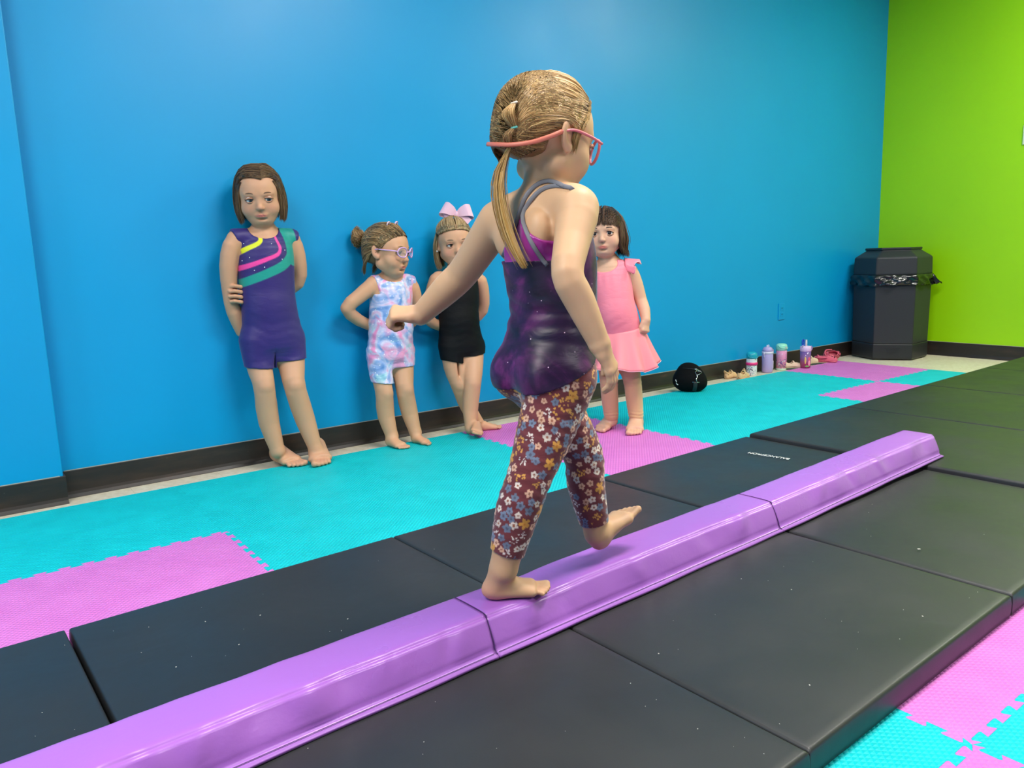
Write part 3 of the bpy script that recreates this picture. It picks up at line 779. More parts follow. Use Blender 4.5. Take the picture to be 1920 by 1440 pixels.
# ---------------------------------------------------------------- hair
def strands(sheets, c, R, sc, cols, seed=1, name='hair', over=None):
    """sheets: (guides, count, radius, jitter[, colours]); guides are polylines in head coordinates, neighbours are blended"""
    rnd = np.random.RandomState(seed); Vs, Fs, Cs = [], [], []; base = 0
    for sh in sheets:
        guides, cnt, rad, jit = sh[:4]; cl = sh[4] if len(sh) > 4 else cols
        n = 10; G = np.stack([catmull(g, 13) for g in guides])
        u = rnd.rand(cnt)*(len(G)-1); i = np.minimum(u.astype(int), len(G)-2); t = (u-i)[:, None, None]
        P = G[i]*(1-t)+G[i+1]*t
        s_ = np.linspace(0, 1, n)[None]*rnd.uniform(.86, 1.0, cnt)[:, None]*12; k = np.minimum(s_.astype(int), 11); w = (s_-k)[..., None]
        row = np.arange(cnt)[:, None]; P = P[row, k]*(1-w)+P[row, k+1]*w
        env = np.linspace(.5, 1, n)[None, :, None]
        P = P+rnd.randn(cnt, 1, 3)*jit*env+rnd.randn(cnt, 1, 3)*jit*.5*np.sin(np.linspace(0, 4, n)[None]+rnd.rand(cnt, 1)*6)[..., None]*env
        P = np.asarray(c)+sc*(P@R)
        r = rad*sc*rnd.uniform(.6, 1.2, (cnt, 1))*np.sin(np.linspace(.55, math.pi*.985, n))[None]**.5
        T = np.gradient(P, axis=1); T /= np.linalg.norm(T, axis=2)[..., None]+1e-12
        N = np.cross(T, rnd.randn(cnt, 1, 3)); N /= np.linalg.norm(N, axis=2)[..., None]+1e-9; Bn = np.cross(T, N)
        a = np.arange(3)*2*math.pi/3
        V = P[:, :, None]+r[:, :, None, None]*(np.cos(a)[None, None, :, None]*N[:, :, None]+np.sin(a)[None, None, :, None]*Bn[:, :, None])
        j = np.arange(n-1)[:, None]*3; kk = np.arange(3)[None]
        F0 = np.stack([j+kk, j+(kk+1) % 3, j+3+(kk+1) % 3, j+3+kk], -1).reshape(1, -1, 4)
        Fs.append((F0+(np.arange(cnt)*n*3)[:, None, None]).reshape(-1, 4)+base); base += cnt*n*3
        w = rnd.rand(cnt, 1); ci = np.asarray(cl[0])*(1-w)+np.asarray(cl[1])*w
        if len(cl) > 2: ci = np.where(rnd.rand(cnt, 1) < .3, np.asarray(cl[2]), ci)
        Vs.append(V.reshape(-1, 3)); Cs.append(np.repeat(ci, n*3, axis=0))
    V = np.concatenate(Vs); F = np.concatenate(Fs); C = np.concatenate(Cs)
    if over is not None:                     # hair lies on the scalp, not in it
        rr_ = np.repeat(rnd.rand(len(V)//30), 30)*.0022
        for _ in range(3):
            f = over.ev(V); d = V-np.asarray(c); d /= np.linalg.norm(d, axis=1)[:, None]; V = V+d*np.clip(.0008+rr_-f, 0, .03)[:, None]*(f < .05)[:, None]
    me = mesh_np(name, V, F); set_col(me, C); return me
def shape_obj(name, S, h, m, parent, smooth=2, color=None, region=None):
    V, F = S.mesh(name, h, smooth, region); me = mesh_np(name, V, F)
    if color is not None: set_col(me, color(V) if callable(color) else np.tile(np.asarray(color, float), (len(V), 1)))
    return link(name, me, m, parent, True)
def vnoise(P, s, seed=0):
    """cheap smooth noise in -1..1"""
    rnd = np.random.RandomState(seed); out_ = np.zeros(len(P))
    for i in range(6):
        k = rnd.randn(3)*s; out_ += np.sin(P@k+rnd.rand()*6.28)
    return out_/6
# ================================================================== the walking child
def pick(S, u, v, t0=.6, t1=6.0, eps=.0006):
    """the first point of a shape on the line of sight through a pixel"""
    d = ray(u, v); L = np.linalg.norm(d); d = d/L; t = t0
    for _ in range(400):
        p = CAM+d*t; f = S.ev(p[None], p-.12, p+.12)[0]
        if f < eps: return p
        t += max(f*.6, .001)
        if t > t1: return None
    return CAM+d*t
def walker():
    base = JZ(965, 1128, BZ0+BH)
    E_ = empty('person', (base[0], base[1], BZ0+BH), 'child in plum leotard and floral leggings walking along the purple beam', 'person')
    hd = .03; h = np.array([math.cos(hd), math.sin(hd), 0]); rgt = np.array([math.sin(hd), -math.cos(hd), 0]); up = np.array([0, 0, 1.0])
    Yc = 1.15; zt = BZ0+BH
    hips = JY(1026, 676, Yc)
    T_ = Shape()                                                   # trunk
    secs = [(JY(1030, 735, Yc), .060, .050), (JY(1027, 700, Yc), .088, .072), (hips, .092, .076), (JY(1032, 630, Yc), .089, .073), (JY(1037, 588, Yc), .084, .071),
            (JY(1034, 540, Yc), .088, .073), (JY(1029, 490, Yc), .093, .074), (JY(1022, 440, Yc), .091, .066), (JY(1014, 400, Yc), .078, .052), (JY(1008, 375, Yc), .050, .040)]
    T_.loft(secs, rgt, n=23)
    for q in (-1, 1): T_.ell(hips-h*.040+rgt*q*.040-up*.022, (.050, .050, .052), .02)    # seat
    T_.ell(hips+h*.035+up*.05, (.05, .06, .07), .03)                # belly
    for q in (-1, 1): T_.ell(JY(1000, 440, Yc)+rgt*q*.045-h*.030, (.020, .028, .040), .02, 'add', np.array([h, rgt, up]))   # shoulder blades
    shR, elR, wrR = JY(1081, 394, 1.055), JY(1064, 514, .995), JY(1124, 645, .968)
    shL, elL, wrL = JY(934, 416, 1.235), JY(868, 512, 1.355), JY(789, 590, 1.435)
    neck0, neck1 = JY(1003, 376, Yc), JY(1020, 312, 1.145)
    legs = Shape()
    hpR, knR, anR = hips+rgt*.046-up*.03, JY(993, 893, 1.10), JY(944, 1066, 1.128)
    hpL, knL, anL = hips-rgt*.046-up*.03, JY(1092, 848, 1.165), JY(1119, 1000, 1.155)
    legs.chain([hpR, hpR*.55+knR*.45, knR, knR*.62+anR*.38-h*.006, anR], [.060, .053, .039, .038, .0255], .02, 13)
    legs.chain([hpL, hpL*.55+knL*.45, knL, knL*.62+anL*.38-h*.006, anL], [.058, .051, .038, .036, .0250], .02, 13)
    B = T_.copy(); B.ops += legs.ops
    # arms
    arm = Shape()
    arm.chain([JY(1050, 385, 1.10), shR, shR*.5+elR*.5, elR, elR*.62+wrR*.38, wrR], [.036, .0390, .0320, .0272, .0265, .0188], .018, 16)
    arm.chain([JY(965, 400, 1.20), shL, shL*.5+elL*.5, elL, elL*.62+wrL*.38, wrL], [.034, .0375, .0350, .0325, .0315, .0225], .018, 16)
    B.ops += arm.ops
    B.cone(JY(1040, 372, 1.11), shR+up*.008, .026, .030, .02); B.cone(JY(975, 385, 1.19), shL+up*.004, .024, .028, .02)
    # hands: right one hangs half open, left one is a loose fist held out
    add_hand(B, wrR, JY(1146, 690, .962)-wrR, -rgt*0+unit(np.array([.45, -.85, .25])), .108, 1, (.25, .55, .45), .10, (.35, .8))
    dL = JY(748, 588, 1.462)-wrL
    add_hand(B, wrL, dL, unit(np.array([-.35, -.30, .85])), .124, -1, (1.15, 1.35, .9), .06, (.2, 1.1), .0225)
    # neck and head
    B.chain([neck0-up*.02, neck0, neck1], [.038, .030, .029], .024, 6)
    hc = JY(1022, 259, 1.145); HR = head_axes(h*math.cos(-.05)+rgt*math.sin(.10), -.24, .03); hs = 1.03
    add_head(B, hc, HR, hs)
    # feet
    hR, tR = JZ(900, 1125, zt), JZ(1037, 1110, zt)
    add_foot(B, hR+np.array([0, 0, .001]), tR+np.array([0, 0, .001]), anR, 1, ra=.0255)
    hL, tL = JY(1117, 1040, 1.155), JY(1192, 948, 1.170)
    upL = unit(np.cross(np.cross(tL-hL, up), tL-hL))
    add_foot(B, hL, hL+unit(tL-hL)*.150, anL, -1, upL, ra=.025)
    skin = (.60, .36, .205)
    def color(P):
        C = face_color(P, hc, HR, hs, skin, blush=.15)
        for a, r_, w_, cc in ((hR+np.array([.01, 0, .02]), .035, .45, (.66, .26, .18)), (hL, .03, .4, (.66, .26, .18)), (JZ(1020, 1118, zt), .03, .25, (.68, .30, .22)), (elR, .03, .12, (.7, .34, .24)), (JY(765, 600, 1.45), .045, .25, (.68, .33, .23)), (JY(1150, 700, .96), .04, .22, (.68, .32, .23))):
            w = (w_*np.exp(-((P-a)**2).sum(1)/r_**2))[:, None]; C = C*(1-w)+w*np.array(cc)
        return C
    shape_obj('body', B, .0026, M_SKIN, E_, 2, color)
    add_eyes(E_, hc, HR, hs, (.12, .2, .3), (0, -.1))
    # ---------------- leggings with a scattered flower print
    G = Shape(); G.ops += T_.ops+legs.ops; G.off(.0035)
    wr = lambda P: .0006*np.sin(260*P[:, 2]+40*P[:, 0]+3*np.sin(45*P[:, 0]+30*P[:, 1]))*np.exp(-((P[:, 2]-(knR[2]-.02))/.10)**2)+.0007*np.sin(300*(P[:, 2]+.5*P[:, 0])+2*np.sin(60*P[:, 1]))*np.exp(-((P[:, 2]-(hips[2]-.12))/.05)**2)
    G.disp(wr)
    G.keep_half(hips+up*.065, up)
    ctR = anR*.82+knR*.18; ctL = anL*.86+knL*.14
    pn = unit(anR-knR); qn = unit(anL-knL)
    def cuff(P):
        a = (P-ctR)@pn; b = (P-ctL)@qn
        nearR = np.linalg.norm(P-np.clip(((P-hpR)@unit(anR-hpR))[:, None], 0, 9)*unit(anR-hpR)-hpR, axis=1); nearL = np.linalg.norm(P-np.clip(((P-knL)@qn)[:, None], -.2, 9)*qn-knL, axis=1)
        return np.where(nearR < nearL, a, b)
    G.inter(cuff)
    V, F = G.mesh('leggings', .0021, 2)
    rnd = np.random.RandomState(8); C = np.tile(np.array(srgb(108, 46, 52)), (len(V), 1))
    E1, E2 = V[F[:, 1]]-V[F[:, 0]], V[F[:, 2]]-V[F[:, 0]]; fn = np.cross(E1, E2); Nn = np.zeros_like(V)
    for d in range(3): Nn[:, d] = sum(np.bincount(F[:, i], fn[:, d], len(V)) for i in range(4))
    Nn /= np.linalg.norm(Nn, axis=1)[:, None]+1e-12
    order = rnd.permutation(len(V)); placed = []
    kinds = [('gold', .0135, .09), ('white', .0082, .16), ('peach', .0078, .20), ('blue', .0088, .22), ('dots', .0120, .18), ('sprig', .0100, .15)]
    names = [k[0] for k in kinds]; pr = np.array([k[2] for k in kinds]); pr = pr/pr.sum(); size = {k[0]: k[1] for k in kinds}
    pc = np.zeros((1000, 3)); ps = np.zeros(1000); np_ = 0; pal = {'gold': srgb(214, 152, 66), 'white': srgb(220, 204, 192), 'peach': srgb(222, 174, 146), 'blue': srgb(112, 124, 146), 'dots': srgb(212, 152, 74), 'sprig': srgb(228, 214, 206)}
    for i in order[:14000]:
        kd = names[rnd.choice(len(names), p=pr)]; R_ = size[kd]*rnd.uniform(.8, 1.12); p = V[i]
        if np_ and np.any(((pc[:np_]-p)**2).sum(1) < ((ps[:np_]+R_)*.80)**2): continue
        pc[np_] = p; ps[np_] = R_; np_ += 1; n_ = Nn[i]; a = unit(np.cross(n_, rnd.randn(3))); b = np.cross(n_, a)
        m = np.where(np.abs(V[:, 2]-p[2]) < R_*1.1)[0]; m = m[(np.abs(V[m]-p) < R_*1.1).all(1)]; m = m[(Nn[m]@n_) > .1]; q = V[m]-p; x, y = q@a, q@b; r = np.hypot(x, y)/R_; th = np.arctan2(y, x)
        if kd == 'gold': msk = r < .35+.65*np.abs(np.cos(2.5*th))**.8; C[m[msk]] = np.array(pal[kd])*rnd.uniform(.9, 1.08); C[m[r < .2]] = srgb(196, 120, 44)
        elif kd in ('white', 'peach', 'blue'):
            msk = r < .62+.38*np.abs(np.cos(2.5*th)); C[m[msk]] = np.array(pal[kd])*rnd.uniform(.85, 1.1); C[m[r < .30]] = srgb(150, 92, 70) if kd != 'blue' else srgb(84, 84, 104)
        else:
            for _ in range(11):
                cx, cy = rnd.uniform(-.8, .8, 2); rr = .17 if kd == 'dots' else .22
                el = 1 if kd == 'dots' else .5; an = math.atan2(cy, cx)
                ux, uy = (x/R_-cx)*math.cos(an)+(y/R_-cy)*math.sin(an), -(x/R_-cx)*math.sin(an)+(y/R_-cy)*math.cos(an)
                C[m[np.hypot(ux, uy/el) < rr]] = pal[kd]
        if np_ > 680: break
    me = mesh_np('leggings', V, F); set_col(me, C); link('leggings', me, cloth_mat('floral_jersey', (.2, .05, .06), .75, .3, True, .2, 40, .25), E_, True)
    # ---------------- leotard
    A_ = pick(B, 1096, 690); A_ = JY(1096, 697, 1.05); Bq = JY(984, 776, 1.05)
    ln = Bq-A_; nrm = unit(np.cross(ln, rgt)); nrm = nrm if nrm[2] < 0 else -nrm
    lz = JY(990, 488, 1.13)[2]
    L_ = Shape(); L_.ops += T_.ops+legs.ops; L_.off(.0064)
    L_.disp(lambda P: .0013*np.sin(210*P[:, 2]+30*P[:, 0]+2.5*np.sin(38*P[:, 1]+25*P[:, 0]))*np.exp(-((P[:, 2]-hips[2]-.09)/.05)**2)+.0008*vnoise(P, 55, 3))
    L_.inter(lambda P: (P-A_)@nrm)
    ctr = JY(1030, 480, Yc)
    def top(P):
        f = (P-ctr)@h; z = P[:, 2]; lim = lz+np.clip((f+.015)/.05, 0, 1)*.085; return z-lim
    L_.inter(top, .004)
    gal = mat('galaxy_lycra', srgb(44, 16, 56), .42, .35, sheen=.05); t = NT(gal); v = t.coords()
    n1 = t.noise(v, 9, 5, .6, 1.2); n2 = t.noise(v, 5, 3)
    c1 = t.ramp(n1, [(.34, srgb(22, 10, 36)), (.5, srgb(58, 16, 66)), (.64, srgb(112, 38, 104)), (.78, srgb(70, 30, 96))])
    c1 = t.mix(t.ramp(n2, [(.40, (0, 0, 0)), (.62, (.75, .75, .75))]), c1, srgb(20, 12, 40))
    dd = t.voronoi(v, 75); sp = t.ramp(dd, [(.06, (1, 1, 1)), (.11, (0, 0, 0))]); selc = t.ramp(t.noise(v, 26, 2), [(.52, (0, 0, 0)), (.60, (1, 1, 1))])
    t.base(t.mix(t.mix(1.0, sp, selc, 'MULTIPLY'), c1, srgb(236, 200, 224))); t.bump(t.noise(t.coords((1, 1, 2)), 16, 3, .5, .8), .35, .006)
    shape_obj('leotard', L_, .0029, gal, E_, 2)
    # front of the leotard: navy panel beaded with rhinestones along its edge
    N_ = Shape(); N_.ops += T_.ops; N_.off(.0070)
    N_.inter(lambda P: .030-(P-ctr)@h); N_.keep_half(JY(1010, 382, Yc), up); N_.keep_half(hips+up*.06, -up)
    N_.inter(lambda P: np.abs((P-ctr)@rgt)-(.088-.5*np.clip(P[:, 2]-lz-.04, 0, .2)), .01)
    shape_obj('front_panel', N_, .003, cloth_mat('navy_lycra', srgb(44, 40, 84), .5, .2), E_, 2)
    # magenta back panel
    P_ = Shape(); P_.ops += T_.ops; P_.off(.0050)
    apex = JY(975, 408, 1.14)[2]
    xl, xr = pick(B, 948, 488), pick(B, 1036, 506)
    def tri(P):
        f = np.clip((P[:, 2]-(lz-.012))/(apex-lz+.012), 0, 1); x = (P-ctr)@rgt; c0 = (xl-ctr)@rgt*.5+(xr-ctr)@rgt*.5; w0 = .5*abs((xr-xl)@rgt)
        return np.abs(x-c0*(1-f)+.002*f)-(w0*(1-f)+.006*f)
    P_.inter(tri); P_.inter(lambda P: (P-ctr)@h+.010); P_.keep_half(np.array([0, 0, apex]), up); P_.keep_half(np.array([0, 0, lz-.014]), -up)
    mg = mat('magenta_lycra', srgb(150, 24, 132), .28, .5, sheen=.2); t = NT(mg); t.bump(t.noise(t.coords(), 30, 3), .3, .004)
    shape_obj('back_panel', P_, .0022, mg, E_, 1)
    # grey straps over the shoulders and across the back
    UPV_ = np.array([0, 0, 1.0])
    M_ST = mat('grey_elastic', srgb(112, 112, 120), .6)
    def strap(px, r=.0042):
        pts = []
        for (u, v) in px:
            c_ = [p for p in (pick(B, u, v), pick(P_, u, v), pick(L_, u, v)) if p is not None]
            if c_: pts.append(min(c_, key=lambda p: (p-CAM)@FW)-FW*.0035)
        pts = [pts[0]+FW*.03-UPV_*.006]+pts
        link('strap', tube('strap', catmull(pts, 24), r, 8, flat=(FW, .35)), M_ST, E_, True)
    strap([(1058, 351), (1030, 340), (1005, 348), (985, 370), (974, 400), (966, 425), (955, 452), (943, 482)])
    strap([(1072, 354), (1042, 349), (1016, 356), (995, 376), (980, 403), (985, 430), (1000, 462), (1016, 486), (1026, 498)])
    # ---------------- hair: gathered by three elastics down the back of the head, then a tail
    def hl(p): return ((np.asarray(p)-hc)@HR.T)/hs
    cap = Shape(); cap.frame(hc, HR, hs)
    cap.ell((0, -.014, .028), (.0745, .0895, .0795), .0); cap.ell((0, .016, .030), (.067, .066, .066), .02); cap.ell((0, -.050, -.020), (.056, .045, .045), .03)
    cap.world(); scalp = cap.copy(); cap.off(-.0018)
    def hairline(P):
        q = (P-hc)@HR.T; x, y, z = q.T
        a = (y-.062)*.75-(z-.085)*.5                                   # forehead
        b = (y-.020)*.9-(z-.030)*.62                                   # temples
        c_ = -(z+.060)-.15*y+.25*np.abs(x)                                # nape
        d_ = .030-np.hypot(y-.000, (z+.012)*1.0)+.5*(.060-np.abs(x))      # round the ear
        return np.maximum(np.maximum(np.maximum(a*.9, b), c_), d_)
    cap.inter(hairline, .006)
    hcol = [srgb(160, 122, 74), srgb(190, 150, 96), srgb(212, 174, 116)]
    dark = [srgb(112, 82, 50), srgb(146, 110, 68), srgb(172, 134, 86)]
    shape_obj('hair_base', cap, .0034, M_HAIR, E_, 1, srgb(120, 88, 54))
    full = cap
    t1, t2_, t3 = (hl(pick(full, *p)) for p in ((967, 196), (967, 240), (961, 276)))
    t1, t2_, t3 = t1*1.05, t2_*1.05, t3*1.06
    sh = []
    for q in (1, -1):
        def m(p): return (p[0]*q, p[1], p[2])
        g1 = [[m((.002, .058, .096)), m((.006, .020, .1125)), m((.006, -.035, .1045)), t1],
              [m((.024, .056, .090)), m((.030, .016, .1060)), m((.026, -.040, .0985)), t1],
              [m((.044, .046, .078)), m((.052, .006, .0900)), m((.042, -.050, .0850)), t1],
              [m((.058, .034, .060)), m((.068, -.006, .0690)), m((.050, -.062, .0680)), t1]]
        g2 = [[m((.060, .032, .056)), m((.072, -.010, .0560)), m((.056, -.066, .0480)), t2_],
              [m((.065, .026, .036)), m((.0765, -.014, .0360)), m((.058, -.070, .0260)), t2_],
              [m((.068, .022, .016)), m((.0790, -.012, .0230)), m((.060, -.070, .0100)), t2_]]
        g3 = [[m((.069, .020, .006)), m((.0795, -.014, .0160)), m((.060, -.066, -.008)), t3],
              [m((.073, -.030, .000)), m((.068, -.052, -.012)), m((.036, -.088, -.020)), t3],
              [m((.062, -.040, -.034)), m((.050, -.066, -.038)), m((.026, -.088, -.034)), t3],
              [m((.034, -.066, -.058)), m((.026, -.078, -.050)), m((.014, -.090, -.040)), t3]]
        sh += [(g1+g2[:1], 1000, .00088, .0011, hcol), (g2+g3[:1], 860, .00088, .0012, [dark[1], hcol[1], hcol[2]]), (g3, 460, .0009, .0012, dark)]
        sh += [([[m((.050, .048, .074)), m((.066, .034, .030)), m((.071, .022, -.004)), m((.069, .020, -.030))], [m((.060, .034, .060)), m((.072, .018, .026)), m((.075, .010, -.004)), m((.073, .010, -.022))]], 110, .0006, .0018, hcol)]
    def bundle(pts, rad, cnt, cl, r0=.0009):
        P = [np.asarray(p, float) for p in pts]; gs = []
        for a in np.linspace(0, 2*math.pi, 9):
            o = np.array([math.cos(a), .5*math.sin(a), .3*math.sin(a)]); gs.append([P[0]+o*rad[0]]+[p+o*r for p, r in zip(P[1:], rad[1:])])
        return (gs, cnt, r0, .0012, cl)
    sh.append(bundle([t1, t1*.5+t2_*.5+np.array([0, -.012, .0]), t2_], [.003, .013, .004], 260, hcol))
    sh.append(bundle([t2_, t2_*.5+t3*.5+np.array([0, -.010, .0]), t3], [.003, .010, .004], 160, dark))
    tail = [hl(JY(u, v, Y)) for (u, v, Y) in ((958, 282, 1.150), (940, 312, 1.150), (934, 350, 1.150), (940, 395, 1.145), (953, 440, 1.135), (970, 478, 1.120), (984, 503, 1.110))]
    tail[0] = t3
    sh.append(bundle(tail, [.003, .008, .010, .0115, .011, .008, .005], 620, [srgb(168, 126, 64), srgb(206, 164, 92), srgb(226, 188, 120)], .0010))
    sh.append(bundle(tail, [.003, .015, .020, .020, .020, .018, .018], 36, hcol, .0006))
    fl = []
    rr = np.random.RandomState(3)
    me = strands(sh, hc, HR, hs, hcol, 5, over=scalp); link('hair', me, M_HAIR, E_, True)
    cols = (srgb(226, 214, 196), srgb(100, 190, 178), srgb(86, 196, 222))
    for p, cc, r in ((t1*1.03, cols[0], .0062), (t2_*1.03, cols[1], .0062), (t3, cols[2], .0052)):
        ctr_ = hc+p@HR; P = [ctr_+r*(math.cos(a)*HR[0]+math.sin(a)*(HR[1]*.5+HR[2]*.3)) for a in np.linspace(0, 2*math.pi, 17)[:-1]]
        o = link('hair_elastic', tube('hair_elastic', P, .0021, 8, True), mat('elastic', cc, .5), E_, True)
    # ---------------- glasses held by an elastic strap
    M_RED = mat('coral_silicone', srgb(206, 112, 92), .45); M_GP = mat('pink_frame', srgb(226, 120, 128), .3)
    def HW(p): return hc+hs*(np.asarray(p, float)@HR)
    sp = [HW(p) for p in ((.0800, -.020, -.004), (.0790, -.040, -.018), (.067, -.066, -.034), (.042, -.088, -.042), (.008, -.1015, -.042), (-.030, -.097, -.036))]
    link('glasses_strap', tube('glasses_strap', catmull(sp, 24), .0024, 8, flat=(HR[2], 1.7)), M_RED, E_, True)
    gl = link('glasses', tube('glasses', [HW(p) for p in catmull([(.0800, -.020, -.004), (.0800, .006, .006), (.0715, .050, .008), (.064, .080, .006)], 14)], .0026, 6), M_GP, E_, True)
    for q in (1, -1):
        P = [HW((q*(.036+.025*math.cos(a)), .092-.010*math.cos(a)-.004, -.004+.021*math.sin(a))) for a in np.linspace(0, 2*math.pi, 25)[:-1]]
        link('rim', tube('rim', P, .0028, 7, True), M_GP, gl, True)
        me = mesh_from('lens', P, [tuple(range(len(P)))]); link('lens', me, M_LENS, gl)
    return E_
M_LENS = mat('clear_lens', (.85, .88, .92), .04, .6, alpha=.16)
walker()
# ================================================================== the children along the wall
UPV = np.array([0, 0, 1.0])
def cap_shape(c, R, sc, extra=(), line=None, k=.006, off=0.0):
    S = Shape(); S.frame(c, R, sc)
    S.ell((0, -.014, .028), (.0745+off, .0895+off, .0795+off), 0); S.ell((0, .014, .030), (.068+off, .066+off, .067+off), .02); S.ell((0, -.046, -.018), (.058+off, .046+off, .046+off), .03)
    for fn in extra: fn(S)
    S.world(); scalp = S.copy(); S.off(-.0018)
    def cutf(P):
        q = ((P-c)@R.T)/sc; x, y, z = q.T
        a = ((y-.066)*.75-(z-.056)*.55); b = (y-.028)*.9-(z-.026)*.55-.15*(np.abs(x)-.05)
        return np.maximum(np.maximum(a*.9, b), -(z+.062)-.2*y)*sc if line is None else line(x, y, z)*sc
    S.inter(cutf, k); return S, scalp
def armholes(U, lines, zl, nk, L):
    for (p0, p1) in lines:
        d_ = unit(p1-p0); n_ = unit(np.array([d_[2], 0, -d_[0]])); n_ = n_ if (n_@L)*((p0-nk)@L) > 0 else -n_
        U.cut((lambda p0, n_: lambda P: np.maximum(-(P-p0)@n_, zl-P[:, 2]))(p0, n_), .002)
def mir(p, q): return (p[0]*q, p[1], p[2])

# ---------------------------------------------------------------- tallest girl, violet unitard with coloured swooshes
def girl_violet():
    base = JZ(555, 874, FZ)
    E_ = empty('person', (base[0], base[1], FZ), 'tallest girl at the blue wall in violet unitard with yellow, pink and green swooshes', 'person')
    Yb = 2.915; f = unit([-.10, -1, 0]); r = np.cross(f, UPV); L = -r
    T_ = Shape()
    hips = JY(512, 632, Yb)
    secs = [(JY(517, 672, Yb-.01), .070, .052), (JY(514, 650, Yb), .100, .074), (hips, .107, .078), (JY(507, 595, Yb), .099, .074), (JY(503, 560, Yb), .095, .072),
            (JY(500, 520, Yb), .097, .073), (JY(498, 485, Yb), .099, .072), (JY(496, 458, Yb), .094, .062), (JY(495, 441, Yb), .066, .046), (JY(494, 430, Yb), .040, .038)]
    T_.loft(secs, r, n=23)
    T_.cone(JY(483, 438, Yb), JY(442, 446, Yb), .024, .0285, .014); T_.cone(JY(507, 438, Yb), JY(546, 446, Yb), .024, .0285, .014)
    T_.ell(JY(505, 575, Yb)+f*.022, (.07, .05, .07), .03)
    lg = Shape()
    def leg(px, rad):
        pts = [JY(u, v, y) for (u, v, y) in px]; lg.chain(pts, rad, .02, 10); return pts
    A = leg(((482, 640, Yb), (488, 684, Yb-.01), (496, 724, Yb-.045), (503, 785, Yb-.03), (521, 846, Yb-.045)), (.058, .052, .0405, .0395, .0265))
    B_ = leg(((540, 638, Yb), (546, 678, Yb-.02), (552, 722, Yb-.065), (570, 780, Yb-.06), (592, 842, Yb-.085)), (.058, .052, .0405, .0390, .0260))
    lg.ell(JY(518, 694, Yb-.06), (.006, .10, .075), .016, 'sub')
    B = T_.copy(); B.ops += lg.ops
    for (P, q) in ((A, 1), (B_, -1)): B.ell(P[2]+f*.022, (.026, .022, .027), .010, 'add', np.array([r, f, UPV]))   # knees
    # arms: both go behind the back; the left hand holds the right forearm
    aR = [JY(446, 452, Yb), JY(434, 462, Yb), JY(428, 500, Yb+.01), JY(431, 548, Yb+.025), JY(438, 585, Yb+.035), JY(452, 622, Yb+.055)]
    aL = [JY(545, 452, Yb), JY(553, 462, Yb), JY(560, 497, Yb+.01), JY(557, 530, Yb+.030), JY(520, 552, Yb+.066), JY(470, 560, Yb+.072)]
    B.chain(aR, [.028, .0320, .0315, .0275, .0260, .0200], .018, 11); B.chain(aL, [.028, .0310, .0310, .0275, .0240, .0190], .018, 11)
    # fingers of the left hand round the right forearm
    for i in range(4):
        v0 = 536+i*9.5; p0 = JY(452, v0+2, Yb-.012); p1 = JY(440, v0, Yb-.014); p2 = JY(432.5-(i in (1, 2))*2, v0+1, Yb-.004)
        B.cone(JY(462, v0+3, Yb+.02), p0, .0080, .0075, .003); B.cone(p0, p1, .0075, .0072, .001); B.cone(p1, p2, .0072, .0066, .001)
    B.chain([JY(495, 441, Yb), JY(494, 428, Yb), JY(491, 405, Yb-.01)], [.042, .036, .034], .028, 6)
    hc = JY(486.5, 367.5, Yb-.022); hs = 1.04
    HR = head_axes(unit([-.38, -1, 0]), -.22, .05)
    add_head(B, hc, HR, hs)
    add_foot(B, JZ(511, 861, FZ), JZ(563, 877, FZ), A[4], 1, ra=.0265); add_foot(B, JZ(593, 851, FZ), JZ(606, 876, FZ), B_[4], -1, ra=.026)
    skin = (.60, .325, .195)
    def color(P):
        C = face_color(P, hc, HR, hs, skin, blush=.30)
        for a, w_ in ((A[2]+f*.03, .10), (B_[2]+f*.03, .10), (JZ(560, 876, FZ), .3), (JZ(602, 873, FZ), .3), (aR[3], .15)):
            w = (w_*np.exp(-((P-a)**2).sum(1)/.035**2))[:, None]; C = C*(1-w)+w*np.array((.56, .22, .17))
        return C
    shape_obj('body', B, .0030, M_SKIN, E_, 2, color)
    add_eyes(E_, hc, HR, hs, (.07, .10, .13), (-.25, -.22), (.16, .09, .05), .0030)
    U = T_.copy(); U.ops += lg.ops; U.off(.0065)
    U.disp(lambda P: .0004*np.sin(170*P[:, 2]+30*P[:, 0]+2*np.sin(40*P[:, 0]))*np.exp(-((P[:, 2]-hips[2]-.04)/.09)**2)+.0007*vnoise(P, 50, 2))
    hemA, hemB = JY(490, 691, Yb-.05), JY(549, 675, Yb-.05)
    mid = (hemA+hemB)/2
    nA, nB = unit(np.array([-.10, 0, -1])), unit(np.array([.02, 0, -1]))
    U.inter(lambda P: np.where((P-mid)@L < 0, (P-hemA)@nA, (P-hemB)@nB))
    nk = JY(497, 432, Yb-.05)
    U.cut(lambda P: np.sqrt((((P-nk)@r)/.055)**2+((P[:, 2]-nk[2]-.006)/.036)**2)*.036-.036, .003)       # scoop neck
    U.keep_half(JY(495, 428, Yb), UPV)
    armholes(U, ((JY(431, 431, Yb), JY(449, 474, Yb)), (JY(559, 433, Yb), JY(547, 476, Yb))), JY(500, 476, Yb)[2], nk, L)
    V, F = U.mesh('unitard', .0027, 2)
    x = (V-nk)@L; z = V[:, 2]-nk[2]; front = ((V-nk)@f) > -.075
    # swooshes laid out on the chest: centre lines in metres across and up from the neckline
    def loc(pp): return np.array([((JY(u, v, Yb-.07)-nk)@L, (JY(u, v, Yb-.07)-nk)[2]) for (u, v) in pp])
    C = np.tile(np.array(srgb(46, 31, 106)), (len(V), 1))
